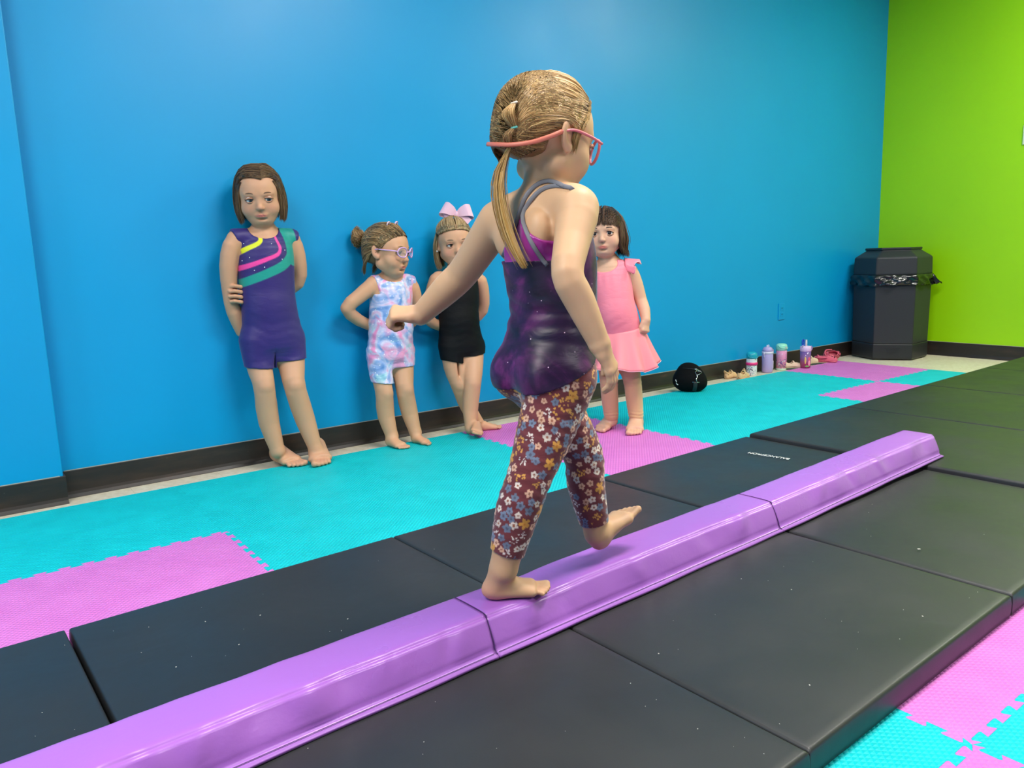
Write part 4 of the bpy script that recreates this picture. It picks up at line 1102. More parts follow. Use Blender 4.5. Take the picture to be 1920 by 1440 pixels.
    def band(pp, w0, w1, col):
        Q = catmull(np.c_[loc(pp), np.zeros(len(pp))], 60)[:, :2]; W = np.linspace(w0, w1, 60)
        d = np.full(len(V), 9.0)
        for (qx, qz), w in zip(Q, W): d = np.minimum(d, np.hypot(x-qx, z-qz)-w)
        w_ = (np.clip(.5-d/.0022, 0, 1)*front)[:, None]; C[:] = C*(1-w_)+w_*np.array(srgb(*col))
    band([(488, 440), (490, 450), (484, 457), (468, 465), (452, 474), (438, 482)], .0062, .0095, (222, 224, 30))
    band([(516, 441), (520, 452), (525, 465), (520, 477), (500, 486), (475, 496), (452, 504), (436, 509)], .0035, .0105, (240, 66, 158))
    band([(538, 428), (543, 445), (547, 465), (545, 482), (530, 498), (505, 511), (478, 523), (455, 533), (440, 540)], .020, .014, (16, 148, 136))
    band([(549, 428), (553, 450), (556, 470), (553, 490)], .014, .016, (16, 148, 136))
    me = mesh_np('unitard', V, F); set_col(me, C); link('unitard', me, cloth_mat('violet_lycra', (.03, .02, .2), .5, .15, True, .22, 22), E_, True)
    st = bmesh.new(); bmesh.ops.create_icosphere(st, subdivisions=1, radius=.0022); sm = bm_mesh('rhinestone', st); sm.materials.append(mat('rhinestone_glass', (.9, .9, .95), .1, .8))
    for (u, v) in ((457, 457), (468, 483), (454, 489), (509, 457), (534, 469), (529, 486), (496, 501), (477, 507)):
        p = pick(U, u, v)
        if p is not None: link('rhinestone', sm, None, E_, org=True).location = Vector(p)-E_.location
    # hair: chin length, swept back from a side parting
    def ex(S): S.ell((0, -.030, -.030), (.072, .060, .062), .03)
    S, scalp = cap_shape(hc, HR, hs, (ex,))
    col = [srgb(62, 45, 31), srgb(104, 79, 54), srgb(132, 102, 70)]
    shape_obj('hair_base', S, .004, M_HAIR, E_, 1, srgb(70, 50, 34))
    sh = []
    for q in (1, -1):
        m = lambda p: mir(p, q)
        px = -.016
        g = [[(px, .074, .066), m((.028, .062, .074)), m((.058, .038, .060)), m((.070, .036, .020)), m((.074, .036, -.030)), m((.066, .040, -.084))],
             [(px, .056, .092), m((.034, .040, .094)), m((.068, .008, .070)), m((.083, -.010, .015)), m((.086, -.008, -.035)), m((.076, .006, -.090))],
             [(px, .015, .108), m((.036, .000, .108)), m((.070, -.022, .070)), m((.085, -.034, .010)), m((.088, -.034, -.040)), m((.080, -.020, -.095))],
             [(px*.7, -.030, .106), m((.030, -.050, .100)), m((.060, -.066, .060)), m((.072, -.074, .000)), m((.074, -.072, -.050)), m((.068, -.056, -.098))],
             [(0, -.060, .094), m((.012, -.084, .076)), m((.028, -.098, .030)), m((.034, -.100, -.020)), m((.034, -.092, -.060)), m((.034, -.080, -.100))]]
        sh.append((g, 900, .0011, .0020))
        sh.append(([[m((.052, .054, .056)), m((.064, .048, .026)), m((.067, .048, -.010)), m((.066, .050, -.045)), m((.060, .052, -.082))], [m((.066, .022, .040)), m((.078, .014, .010)), m((.082, .016, -.030)), m((.080, .022, -.060)), m((.074, .026, -.095))]], 160, .0010, .0022))
    link('hair', strands(sh, hc, HR, hs, col, 11, over=scalp), M_HAIR, E_, True)
girl_violet()

# ---------------------------------------------------------------- toddler in the pastel tie-dye unitard
def girl_tiedye():
    base = JZ(760, 842, FZ)
    E_ = empty('person', (base[0], base[1], FZ), 'toddler in lilac glasses and pastel tie-dye unitard, hands behind her back', 'person')
    Yb = 2.905; f = unit([.12, -1, 0]); r = np.cross(f, UPV); L = -r
    T_ = Shape(); hips = JY(733, 650, Yb)
    secs = [(JY(738, 684, Yb-.01), .064, .050), (JY(735, 668, Yb), .086, .072), (hips, .092, .076), (JY(732, 622, Yb), .088, .076), (JY(732, 598, Yb), .086, .075),
            (JY(733, 570, Yb), .087, .072), (JY(734, 548, Yb), .087, .067), (JY(735, 532, Yb), .080, .056), (JY(736, 522, Yb), .056, .044), (JY(736, 515, Yb), .036, .036)]
    T_.cone(JY(724, 521, Yb), JY(700, 529, Yb), .022, .0255, .012); T_.cone(JY(747, 521, Yb), JY(769, 529, Yb), .022, .0245, .012)
    T_.loft(secs, r, n=23); T_.ell(JY(734, 612, Yb)+f*.030, (.064, .05, .07), .03)
    lg = Shape()
    def leg(px, rad):
        pts = [JY(u, v, y) for (u, v, y) in px]; lg.chain(pts, rad, .02, 10); return pts
    A = leg(((712, 664, Yb), (716, 702, Yb-.015), (721, 737, Yb-.04), (723, 775, Yb-.03), (735, 818, Yb-.05)), (.050, .045, .0375, .0365, .0255))
    B_ = leg(((752, 660, Yb), (756, 694, Yb-.02), (759, 730, Yb-.05), (767, 770, Yb-.045), (779, 811, Yb-.07)), (.050, .045, .0375, .0360, .0250))
    lg.ell(JY(738.5, 712, Yb-.06), (.005, .10, .062), .014, 'sub')
    B = T_.copy(); B.ops += lg.ops
    for P in (A, B_): B.ell(P[2]+f*.020, (.024, .020, .024), .010, 'add', np.array([r, f, UPV]))
    aR = [JY(702, 534, Yb), JY(693, 540, Yb), JY(672, 557, Yb+.01), JY(651, 578, Yb+.025), JY(672, 600, Yb+.045), JY(708, 616, Yb+.065)]
    aL = [JY(766, 534, Yb), JY(773, 541, Yb), JY(779, 565, Yb+.01), JY(778, 592, Yb+.03), JY(764, 610, Yb+.06), JY(735, 618, Yb+.068)]
    B.chain(aR, [.027, .0325, .0295, .0275, .0250, .0195], .016, 11); B.chain(aL, [.027, .0315, .0290, .0270, .0240, .0190], .016, 11)
    B.chain([JY(736, 524, Yb), JY(737, 514, Yb), JY(731, 495, Yb-.01)], [.040, .034, .033], .028, 6)
    hc = JY(725, 471, Yb-.020); hs = 1.05; HR = head_axes(unit([.62, -1, 0]), -.10, -.03)
    add_head(B, hc, HR, hs, True)
    add_foot(B, JZ(725, 834, FZ), JZ(762, 843, FZ), A[4], 1, ra=.0255); add_foot(B, JZ(772, 829, FZ), JZ(810, 835, FZ), B_[4], -1, ra=.025)
    skin = (.62, .34, .20)
    def color(P):
        C = face_color(P, hc, HR, hs, skin, blush=.22)
        for a, w_ in ((A[2]+f*.03, .10), (B_[2]+f*.03, .10), (JZ(757, 843, FZ), .28), (JZ(805, 835, FZ), .28), (aR[3], .2)):
            w = (w_*np.exp(-((P-a)**2).sum(1)/.032**2))[:, None]; C = C*(1-w)+w*np.array((.58, .24, .18))
        return C
    shape_obj('body', B, .0030, M_SKIN, E_, 2, color)
    add_eyes(E_, hc, HR, hs, (.06, .08, .1), (.25, 0), (.22, .14, .08), .0014)
    U = T_.copy(); U.ops += lg.ops; U.off(.0065)
    U.disp(lambda P: .0014*np.sin(150*P[:, 2]+70*P[:, 0]+2*np.sin(42*P[:, 0]+10*P[:, 2]))*np.exp(-((P[:, 2]-hips[2]-.02)/.12)**2)+.0012*np.sin(230*P[:, 0])*np.exp(-((P[:, 2]-hips[2]-.22)/.05)**2))
    hemA, hemB = JY(718, 719, Yb-.05), JY(757, 688, Yb-.05); mid = (hemA+hemB)/2
    nA, nB = unit(np.array([-.14, 0, -1])), unit(np.array([.0, 0, -1]))
    U.inter(lambda P: np.where((P-mid)@L < 0, (P-hemA)@nA, (P-hemB)@nB))
    nk = JY(739, 516, Yb-.05)
    U.cut(lambda P: np.sqrt((((P-nk)@r)/.050)**2+((P[:, 2]-nk[2]-.004)/.032)**2)*.032-.032, .003); U.keep_half(JY(736, 514, Yb), UPV)
    armholes(U, ((JY(697, 516, Yb), JY(704, 549, Yb)), (JY(777, 517, Yb), JY(771, 549, Yb))), JY(736, 549, Yb)[2], nk, L)
    td = mat('pastel_tie_dye', (.6, .6, .8), .28, .6, sheen=.1); t = NT(td); v = t.coords()
    n1 = t.noise(v, 11, 3, .5, 1.6); n2 = t.noise(v, 17, 3, .5, 1.0); n3 = t.noise(t.coords((1, 1, 1), (1, 2, 3)), 13, 2, .5, .8)
    c = t.ramp(n1, [(.32, srgb(92, 140, 205)), (.44, srgb(150, 176, 226)), (.54, srgb(214, 210, 238)), (.66, srgb(240, 150, 200))])
    c = t.mix(t.ramp(n3, [(.55, (0, 0, 0)), (.68, (.8, .8, .8))]), c, srgb(244, 148, 190)); c = t.mix(t.ramp(n2, [(.60, (0, 0, 0)), (.70, (.6, .6, .6))]), c, srgb(150, 214, 214))
    sp = t.ramp(t.voronoi(v, 58), [(.10, (1, 1, 1)), (.17, (0, 0, 0))]); t.base(t.mix(sp, c, srgb(250, 246, 252)))
    t.bump(t.noise(t.coords((1, 1, 1.6)), 24, 3, .5, 1.2), .45, .006)
    shape_obj('unitard', U, .003, td, E_, 2)
    # hair: pulled back to a small bun
    S, scalp = cap_shape(hc, HR, hs)
    col = [srgb(110, 84, 54), srgb(156, 124, 84), srgb(190, 156, 110)]
    shape_obj('hair_base', S, .004, M_HAIR, E_, 1, srgb(108, 82, 54))
    bun = np.array([.012, -.098, .045]); sh = []
    for q in (1, -1):
        m = lambda p: mir(p, q)
        g = [[m((.004, .076, .066)), m((.010, .030, .106)), m((.012, -.050, .098)), bun], [m((.030, .066, .060)), m((.042, .020, .094)), m((.034, -.055, .085)), bun],
             [m((.052, .048, .046)), m((.066, .002, .070)), m((.050, -.064, .062)), bun], [m((.063, .032, .032)), m((.076, -.012, .044)), m((.056, -.072, .035)), bun],
             [m((.068, .022, .014)), m((.079, -.016, .024)), m((.060, -.068, .006)), m((.034, -.088, -.020))], [m((.070, -.026, -.010)), m((.064, -.050, -.030)), m((.045, -.070, -.050)), m((.030, -.080, -.070))],
             [m((.060, -.045, -.035)), m((.052, -.062, -.055)), m((.040, -.074, -.080)), m((.032, -.078, -.100))]]
        sh.append((g, 800, .0011, .0022)); sh.append(([g[3], [m((.068, .030, .030)), m((.074, .020, .0)), m((.074, .016, -.025)), m((.07, .018, -.045))]], 60, .0008, .003))
    gs = [[bun+np.array([0, .006, 0]), bun+np.array([.026*math.cos(a), -.016, .026*math.sin(a)]), bun+np.array([.030*math.cos(a+1.2), -.034, .034*math.sin(a+1.2)]), bun+np.array([.016*math.cos(a+2.6), -.026, .05*math.sin(a+2.6)])] for a in np.linspace(0, 6.28, 10)]
    sh.append((gs, 420, .0011, .004))
    link('hair', strands(sh, hc, HR, hs, col, 12, over=scalp), M_HAIR, E_, True)
    HW = lambda p: hc+hs*(np.asarray(p, float)@HR)
    for (p, cc) in (((.030, .020, .104), srgb(226, 200, 214)), ((-.012, .030, .108), srgb(226, 196, 220)), ((.012, -.099, .045), srgb(216, 140, 178))):
        P = [HW(np.array(p)+.0085*np.array([math.cos(a), .3*math.sin(a), math.sin(a)])) for a in np.linspace(0, 6.283, 15)[:-1]]
        link('hair_elastic', tube('hair_elastic', P, .003, 7, True), mat('pale_elastic', cc, .5), E_, True)
    # lilac glasses
    M_L = mat('lilac_frame', srgb(214, 172, 222), .3)
    gl = link('glasses', tube('glasses', [HW(p) for p in ((-.010, .0985, .002), (-.004, .1005, .004), (.004, .1005, .004), (.010, .0985, .002))], .0026, 6), M_L, E_, True)
    for q in (1, -1):
        P = [HW((q*(.0335+.0235*math.cos(a)), .097-.014*max(0, .3+.7*math.cos(a))-.001, .0005+.0185*math.sin(a))) for a in np.linspace(0, 2*math.pi, 25)[:-1]]
        link('rim', tube('rim', P, .0027, 7, True), M_L, gl, True)
        link('lens', mesh_from('lens', P, [tuple(range(len(P)))]), M_LENS, gl)
        link('temple_arm', tube('temple_arm', [HW(p) for p in catmull([(q*.056, .084, .003), (q*.066, .062, .005), (q*.0745, .030, .005), (q*.0770, .002, .006), (q*.0740, -.016, -.002)], 14)], .0026, 6), M_L, gl, True)
girl_tiedye()

# ---------------------------------------------------------------- girl in black with the pink bow
def girl_black():
    base = JZ(890, 818, FZ)
    E_ = empty('person', (base[0], base[1], FZ), 'blond girl with big pale pink bow in black unitard, ankles crossed', 'person')
    Yb = 2.905; f = unit([-.22, -1, 0]); r = np.cross(f, UPV); L = -r
    T_ = Shape(); hips = JY(864, 640, Yb)
    secs = [(JY(868, 672, Yb-.01), .060, .050), (JY(866, 656, Yb), .088, .070), (hips, .094, .074), (JY(861, 612, Yb), .086, .072), (JY(860, 588, Yb), .084, .070),
            (JY(860, 560, Yb), .086, .070), (JY(859, 540, Yb), .087, .066), (JY(858, 522, Yb), .082, .056), (JY(857, 510, Yb), .058, .044), (JY(856, 502, Yb), .036, .036)]
    T_.loft(secs, r, n=23); T_.ell(JY(862, 600, Yb)+f*.026, (.062, .05, .06), .03)
    lg = Shape()
    def leg(px, rad):
        pts = [JY(u, v, y) for (u, v, y) in px]; lg.chain(pts, rad, .016, 10); return pts
    A = leg(((847, 650, Yb), (852, 690, Yb-.01), (861, 722, Yb-.025), (878, 765, Yb-.01), (902, 800, Yb-.03)), (.052, .047, .0370, .0345, .0250))     # her right, goes behind
    B_ = leg(((886, 650, Yb), (886, 690, Yb-.05), (886, 720, Yb-.085), (882, 765, Yb-.085), (883, 803, Yb-.105)), (.052, .047, .0380, .0350, .0255))   # her left, crossed in front
    lg.ell(JY(869, 688, Yb-.09), (.005, .10, .050), .014, 'sub')
    B = T_.copy(); B.ops += lg.ops
    for P in (A, B_): B.ell(P[2]+f*.020, (.024, .020, .024), .010, 'add', np.array([r, f, UPV]))
    aR = [JY(826, 520, Yb), JY(818, 526, Yb), JY(808, 556, Yb+.01), JY(799, 588, Yb+.02), JY(812, 606, Yb+.045), JY(840, 616, Yb+.066)]
    aL = [JY(892, 522, Yb), JY(900, 528, Yb), JY(906, 555, Yb+.01), JY(904, 582, Yb+.03), JY(885, 600, Yb+.06), JY(858, 612, Yb+.066)]
    B.chain(aR, [.027, .0320, .0290, .0265, .0240, .0190], .016, 11); B.chain(aL, [.027, .0320, .0290, .0265, .0240, .0190], .016, 11)
    B.chain([JY(857, 513, Yb), JY(856, 502, Yb), JY(853, 485, Yb-.01)], [.040, .034, .033], .028, 6)
    hc = JY(852, 455, Yb-.020); hs = .99; HR = head_axes(unit([-.42, -1, 0]), -.12, .05)
    add_head(B, hc, HR, hs)
    add_foot(B, JZ(896, 808, FZ), JZ(943, 803, FZ), A[4], 1, ra=.025)
    hl_, tl_ = JZ(893, 818, FZ), JZ(869, 816, FZ)
    dirn = unit(np.array([-.42, -.80, 0])); hl_ = JZ(889, 812, FZ)
    upx = unit(np.array([-.35, .0, 1]))
    add_foot(B, hl_+UPV*.007, hl_+dirn*.142+UPV*.02, B_[4], -1, unit(np.array([.35, -.0, .9])), ra=.0255)
    skin = (.63, .345, .205)
    def color(P):
        C = face_color(P, hc, HR, hs, skin, blush=.45)
        for a, w_ in ((A[2]+f*.03, .10), (B_[2]+f*.03, .16), (JZ(940, 803, FZ), .28), (JZ(872, 818, FZ), .3)):
            w = (w_*np.exp(-((P-a)**2).sum(1)/.032**2))[:, None]; C = C*(1-w)+w*np.array((.58, .24, .18))
        return C
    shape_obj('body', B, .0030, M_SKIN, E_, 2, color)
    add_eyes(E_, hc, HR, hs, (.10, .06, .03), (-.28, -.05), (.22, .14, .08), .0012)
    U = T_.copy(); U.ops += lg.ops; U.off(.0065)
    U.disp(lambda P: .0005*np.sin(190*P[:, 2]+30*P[:, 0]+2*np.sin(40*P[:, 0]))*np.exp(-((P[:, 2]-hips[2]-.06)/.10)**2))
    hemA, hemB = JY(851, 679, Yb-.05), JY(886, 667, Yb-.06); mid = (hemA+hemB)/2; nA, nB = unit(np.array([-.25, 0, -1])), unit(np.array([.04, 0, -1]))
    U.inter(lambda P: np.where((P-mid)@L < 0, (P-hemA)@nA, (P-hemB)@nB))
    nk = JY(858, 520, Yb-.05)
    U.cut(lambda P: np.sqrt((((P-nk)@r)/.056)**2+((P[:, 2]-nk[2]-.004)/.030)**2)*.030-.030, .003); U.keep_half(JY(857, 513, Yb), UPV)
    shape_obj('unitard', U, .0032, cloth_mat('black_lycra', srgb(11, 12, 15), .7, .0, False, .3, 22, .2), E_, 2)
    for px in (((838, 536), (834, 524), (832, 514), (832, 507)), ((887, 524), (886, 514), (884, 507))):
        pts = [pick(B, *q) for q in px]; pts = [p-FW*.002 for p in pts if p is not None]
        if len(pts) > 1: link('shoulder_strap', tube('shoulder_strap', catmull(pts, 10), .0045, 6, flat=(FW, .5)), bpy.data.materials['black_lycra'], E_, True)
    # hair: blond, half up
    def ex(S): S.ell((0, -.034, -.020), (.071, .058, .060), .03)
    S, scalp = cap_shape(hc, HR, hs, (ex,))
    col = [srgb(142, 112, 74), srgb(188, 158, 114), srgb(214, 186, 142)]
    shape_obj('hair_base', S, .004, M_HAIR, E_, 1, srgb(132, 104, 70))
    top = np.array([0, -.020, .116]); sh = []
    for q in (1, -1):
        m = lambda p: mir(p, q)
        g = [[m((.002, .077, .064)), m((.006, .050, .098)), m((.004, .010, .114)), top], [m((.030, .067, .058)), m((.036, .036, .094)), m((.024, -.004, .110)), top], [m((.052, .048, .046)), m((.062, .016, .074)), m((.042, -.018, .100)), top], [m((.064, .028, .040)), m((.076, -.006, .052)), m((.054, -.040, .086)), top]]
        sh.append((g, 480, .0011, .0018))
        g = [[m((.066, .024, .034)), m((.077, .004, .010)), m((.080, .000, -.030)), m((.078, .006, -.070)), m((.066, .014, -.105))], [m((.072, -.005, .045)), m((.084, -.016, .005)), m((.087, -.018, -.040)), m((.084, -.014, -.080)), m((.074, -.006, -.118))],
             [m((.066, -.045, .050)), m((.080, -.050, .000)), m((.084, -.052, -.040)), m((.080, -.046, -.080)), m((.070, -.036, -.115))], [m((.030, -.085, .040)), m((.040, -.098, -.010)), m((.042, -.098, -.050)), m((.040, -.090, -.085)), m((.036, -.078, -.115))]]
        sh.append((g, 560, .0011, .0030))
    link('hair', strands(sh, hc, HR, hs, col, 13, over=scalp), M_HAIR, E_, True)
    HW = lambda p: hc+hs*(np.asarray(p, float)@HR)
    st = bmesh.new(); bmesh.ops.create_icosphere(st, subdivisions=2, radius=.0042); p = HW((.080, .006, -.031)); bmesh.ops.translate(st, verts=st.verts, vec=Vector(p))
    link('earring', bm_mesh('earring', st), mat('pearl_stud', srgb(236, 232, 226), .15, .8), E_, True)
    # the bow: two folded ribbon loops, two tails and a knot
    M_BOW = mat('pale_pink_ribbon', srgb(232, 190, 208), .55, .35, sheen=.3); tb = NT(M_BOW); wv = tb.n('TexWave'); wv.inputs['Scale'].default_value = 220; tb.l(tb.coords(), wv.inputs['Vector']); tb.bump(wv.outputs['Fac'], .12, .001)
    bc = JY(856, 402, Yb-.035); bx = unit(RT*1.0-UP*.10); bz = unit(UP+.10*RT); by = -unit(np.cross(bx, bz)); by = by if by@FW < 0 else -by
    bow = Shape
    def ribbon(center, wid, name, parent, th=.0016):
        C_ = np.asarray(center); n = len(C_); T = np.gradient(C_, axis=0); T /= np.linalg.norm(T, axis=1)[:, None]
        Wd = np.asarray(wid); V = []; F = []
        for i in range(n):
            w = Wd[i]; nn = unit(np.cross(T[i], w))*th/2
            V += [C_[i]+w/2+nn, C_[i]-w/2+nn, C_[i]-w/2-nn, C_[i]+w/2-nn]
        for i in range(n-1):
            for a, b in ((0, 1), (1, 2), (2, 3), (3, 0)): F.append((4*i+a, 4*i+b, 4*i+4+b, 4*i+4+a))
        F += [(3, 2, 1, 0), (4*n-4, 4*n-3, 4*n-2, 4*n-1)]
        me = mesh_from(name, V, F); b_ = bmesh.new(); b_.from_mesh(me); return link(name, bm_mesh(name, b_), M_BOW, parent, False)
    root = None
    for q in (-1, 1):
        pts = [(0, 0, 0), (.020, .012, .010), (.046, .018, .020), (.064, .006, .020), (.060, -.010, .010), (.036, -.012, .000), (.012, -.004, -.002), (0, 0, 0)]
        wd = [.016, .040, .054, .056, .052, .042, .026, .016]
        P = catmull([bc+bx*q*a+by*b+bz*c for (a, b, c) in pts], 30); W_ = np.interp(np.linspace(0, 7, 30), range(8), wd)
        dirw = [unit(bz*1.0+bx*(-.45*q)) for _ in range(30)]
        ribbon(P, [d*w for d, w in zip(dirw, W_)], 'bow_loop', E_)
    P = catmull([bc, bc+bx*.030-bz*.006+by*.006, bc+bx*.060-bz*.028+by*.004], 10); ribbon(P, [unit(bz+.7*bx)*w for w in np.linspace(.014, .026, 10)], 'bow_tail', E_)
    P = catmull([bc, bc-bx*.030-bz*.002+by*.004, bc-bx*.056-bz*.008+by*.002], 10); ribbon(P, [unit(bz-.7*bx)*w for w in np.linspace(.014, .026, 10)], 'bow_tail', E_)
    kn = Shape(); kn.ell(bc, (.010, .010, .014), 0, 'add', np.array([bx, by, bz])); shape_obj('bow_knot', kn, .002, M_BOW, E_, 1)
girl_black()

# ---------------------------------------------------------------- girl in the pink dance dress
def girl_pink():
    base = JZ(1165, 812, FZ)
    E_ = empty('person', (base[0], base[1], FZ), 'dark haired girl in pink dance dress and tan footless tights behind the walking child', 'person')
    f = unit([-.66, -.75, 0]); r = np.cross(f, UPV); L = -r
    D0 = float((JZ(1165, 808, FZ)-CAM)@FW)       # depth of her feet
    # body stands upright over the feet
    c0 = JZ(1166, 806, FZ); 
    def J(u, v, d=0.0):                          # point on the vertical plane through her, facing the camera; d > 0 nearer the viewer
        n = unit([FW[0], FW[1], 0]); dd = ray(u, v); t = ((c0-CAM)@n-d)/(dd@n); return CAM+dd*t
    T_ = Shape(); hips = J(1160, 622)
    secs = [(J(1164, 660), .060, .050), (J(1163, 640), .086, .070), (hips, .092, .076), (J(1156, 594, .01), .086, .078), (J(1151, 570, .012), .082, .076),
            (J(1147, 545, .008), .083, .071), (J(1144, 522), .084, .066), (J(1143, 506), .080, .056), (J(1141, 494), .056, .044), (J(1139, 486), .036, .036)]
    T_.loft(secs, r, n=23); T_.ell(J(1153, 586)+f*.030, (.062, .05, .066), .03)
    lg = Shape()
    def leg(px, rad):
        pts = [J(u, v, d) for (u, v, d) in px]; lg.chain(pts, rad, .016, 10); return pts
    A = leg(((1142, 640, 0), (1141, 685, .01), (1142, 722, .012), (1144, 755, -.01), (1147, 789, -.03)), (.048, .043, .0350, .0330, .0245))
    B_ = leg(((1178, 640, 0), (1180, 685, .01), (1186, 716, .015), (1190, 755, .00), (1194, 792, -.0)), (.048, .043, .0355, .0335, .0245))
    B = T_.copy(); B.ops += lg.ops
    aL = [J(1174, 503), J(1182, 508), J(1193, 533), J(1201, 561), J(1208, 580, .02), J(1211, 600, .045)]
    aR = [J(1108, 500), J(1100, 506), J(1094, 535), J(1092, 565), J(1094, 585, .01), J(1096, 605, .02)]
    B.chain(aL, [.026, .0305, .0285, .0260, .0245, .0195], .016, 11); B.chain(aR, [.026, .0305, .0285, .0260, .0245, .0195], .016, 11)
    add_hand(B, aL[-1], J(1210, 624, .06)-aL[-1], unit(-FW*.8+RT*.6), .100, -1, (1.0, 1.3, .9), .05, (.3, 1.0), .0185)
    add_hand(B, aR[-1], J(1097, 628, .02)-aR[-1], unit(-FW*.8-RT*.6), .100, 1, (.5, .7, .5), .06, (.3, .8), .0185)
    B.chain([J(1141, 496), J(1139, 486), J(1134, 468, .008)], [.040, .034, .033], .028, 6)
    hc = J(1133, 437, .012); hs = 1.0; HR = head_axes(unit([-.80, -.66, 0]), -.02, .03)
    add_head(B, hc, HR, hs)
    add_foot(B, JZ(1150, 797, FZ), JZ(1121, 812, FZ), A[4], 1, ra=.0245); add_foot(B, JZ(1194, 799, FZ), JZ(1189, 818, FZ), B_[4], -1, ra=.0245)
    skin = (.66, .39, .26)
    def color(P):
        C = face_color(P, hc, HR, hs, skin, (.62, .13, .11), .32)
        for a, w_ in ((JZ(1126, 810, FZ), .3), (JZ(1189, 815, FZ), .3), (J(1207, 620, .02), .25)):
            w = (w_*np.exp(-((P-a)**2).sum(1)/.035**2))[:, None]; C = C*(1-w)+w*np.array((.62, .26, .20))
        return C
    shape_obj('body', B, .0030, M_SKIN, E_, 2, color)
    add_eyes(E_, hc, HR, hs, (.03, .018, .012), (-.05, 0), (.05, .03, .02), -.0008)
    # tights
    G = T_.copy(); G.ops += lg.ops; G.off(.003); G.keep_half(hips+UPV*.01, UPV)
    za, zb = J(0+1146, 790)[2]+.004, J(1194, 791)[2]
    zc = max(za, zb)+.0
    G.disp(lambda P: -.0026*(.5+.5*np.sin(420*P[:, 2]+3*np.sin(40*P[:, 0])))*np.exp(-((P[:, 2]-zc-.024)/.020)**2)+.0008*np.sin(300*P[:, 2]+2*np.sin(60*P[:, 0]))*np.exp(-((P[:, 2]-J(1186, 716)[2])/.02)**2))
    G.keep_half(np.array([0, 0, zc]), -UPV)
    shape_obj('tights', G, .003, cloth_mat('tan_knit', srgb(214, 172, 126), .75, .25, False, .15, 30), E_, 2)
    M_PK = cloth_mat('pink_lycra', srgb(240, 132, 152), .5, .1, False, .25, 24)
    U = T_.copy(); U.off(.0060)
    U.disp(lambda P: .0005*np.sin(150*P[:, 2]+90*((P-hips)@r))*np.exp(-((P[:, 2]-hips[2]-.04)/.04)**2)+.0008*np.sin(200*((P-hips)@r))*np.exp(-((P[:, 2]-hips[2]-.23)/.03)**2))
    nk = J(1132, 497, .05)
    U.cut(lambda P: np.sqrt((((P-nk)@r)/.058)**2+((P[:, 2]-nk[2]-.006)/.036)**2)*.036-.036, .003); U.keep_half(J(1139, 487), UPV)
    shape_obj('leotard', U, .0032, M_PK, E_, 2)
    # skirt: a flared, fluted sheet with a clear hem, drawn up at the sides
    M_SK = mat('pink_chiffon', srgb(242, 140, 150), .6, .3, sheen=.1); M_SK.node_tree.nodes['Principled BSDF'].inputs['Transmission Weight'].default_value = .0
    n, mrow = 160, 18; V = []; F = []
    ax = J(1163, 640); top_z = lambda a: J(1160, 607)[2]+.016*math.sin(a)*0-.028*max(0, math.cos(a))**1.2
    for layer in (0, 1):
        for j in range(mrow):
            t_ = j/(mrow-1)
            for i in range(n):
                a = 2*math.pi*i/n; flu = math.sin(11*a+.6)+.5*math.sin(5*a+2)
                rw = (.096+.066*t_**1.1)*(1+.075*t_*flu)-layer*.0012; rd = (.084+.060*t_**1.1)*(1+.075*t_*flu)-layer*.0012
                z0 = top_z(a); z1 = J(1160, 690)[2]+.018*math.sin(a)**2+.010*math.sin(3*a+1)+.004*flu
                p = np.array([ax[0], ax[1], 0])+r*math.sin(a)*rw+f*math.cos(a)*rd; V.append((p[0], p[1], z0+(z1-z0)*t_))
    for layer in (0, 1):
        o = layer*n*mrow
        for j in range(mrow-1):
            for i in range(n):
                q = (o+j*n+i, o+j*n+(i+1) % n, o+(j+1)*n+(i+1) % n, o+(j+1)*n+i); F.append(q if layer == 0 else q[::-1])
    for i in range(n):
        F.append(((mrow-1)*n+i, (mrow-1)*n+(i+1) % n, n*mrow+(mrow-1)*n+(i+1) % n, n*mrow+(mrow-1)*n+i)); F.append((i, n*mrow+i, n*mrow+(i+1) % n, (i+1) % n))
    b_ = bmesh.new(); b_.from_mesh(mesh_from('skirt', V, F)); link('skirt', bm_mesh('skirt', b_), M_SK, E_, True)
    hem = [V[(mrow-1)*n+i] for i in range(n)]; link('skirt_hem', tube('skirt_hem', hem, .0012, 5, True), mat('pale_hem', srgb(252, 196, 212), .5), E_, True)
    # flutter sleeves
    for q, sp in ((-1, J(1176, 494)), (1, J(1106, 492))):
        side = L if q < 0 else r; V = []; F = []; n2, m2 = 48, 7
        for j in range(m2):
            t_ = j/(m2-1)
            for i in range(n2+1):
                a = math.pi*(i/n2*1.25-.125); flu = math.sin(6*a+1)
                # an arc over the shoulder from front to back, flaring outwards
                o = f*math.cos(a)*(.044+.016*t_)+UPV*(math.sin(a)*(.036-.002*t_)-.014-.014*t_)+side*(-.012+.068*t_*max(.55, math.sin(a)))
                V.append(sp+o+side*.006*t_*flu+UPV*.009*t_*math.sin(9*a))
        for j in range(m2-1):
            for i in range(n2): F.append((j*(n2+1)+i, j*(n2+1)+i+1, (j+1)*(n2+1)+i+1, (j+1)*(n2+1)+i))
        me = mesh_from('sleeve', V, F); o_ = link('sleeve', me, M_PK, E_, True); md_ = o_.modifiers.new('thick', 'SOLIDIFY'); md_.thickness = .0016
        link('sleeve_hem', tube('sleeve_hem', V[-(n2+1):], .0012, 5), bpy.data.materials['pale_hem'], E_, True)
    # hair: dark brown wavy bob with a fringe
    def ex(S): S.ell((0, -.034, -.024), (.073, .060, .062), .03); S.ell((0, .030, .048), (.062, .052, .048), .02)
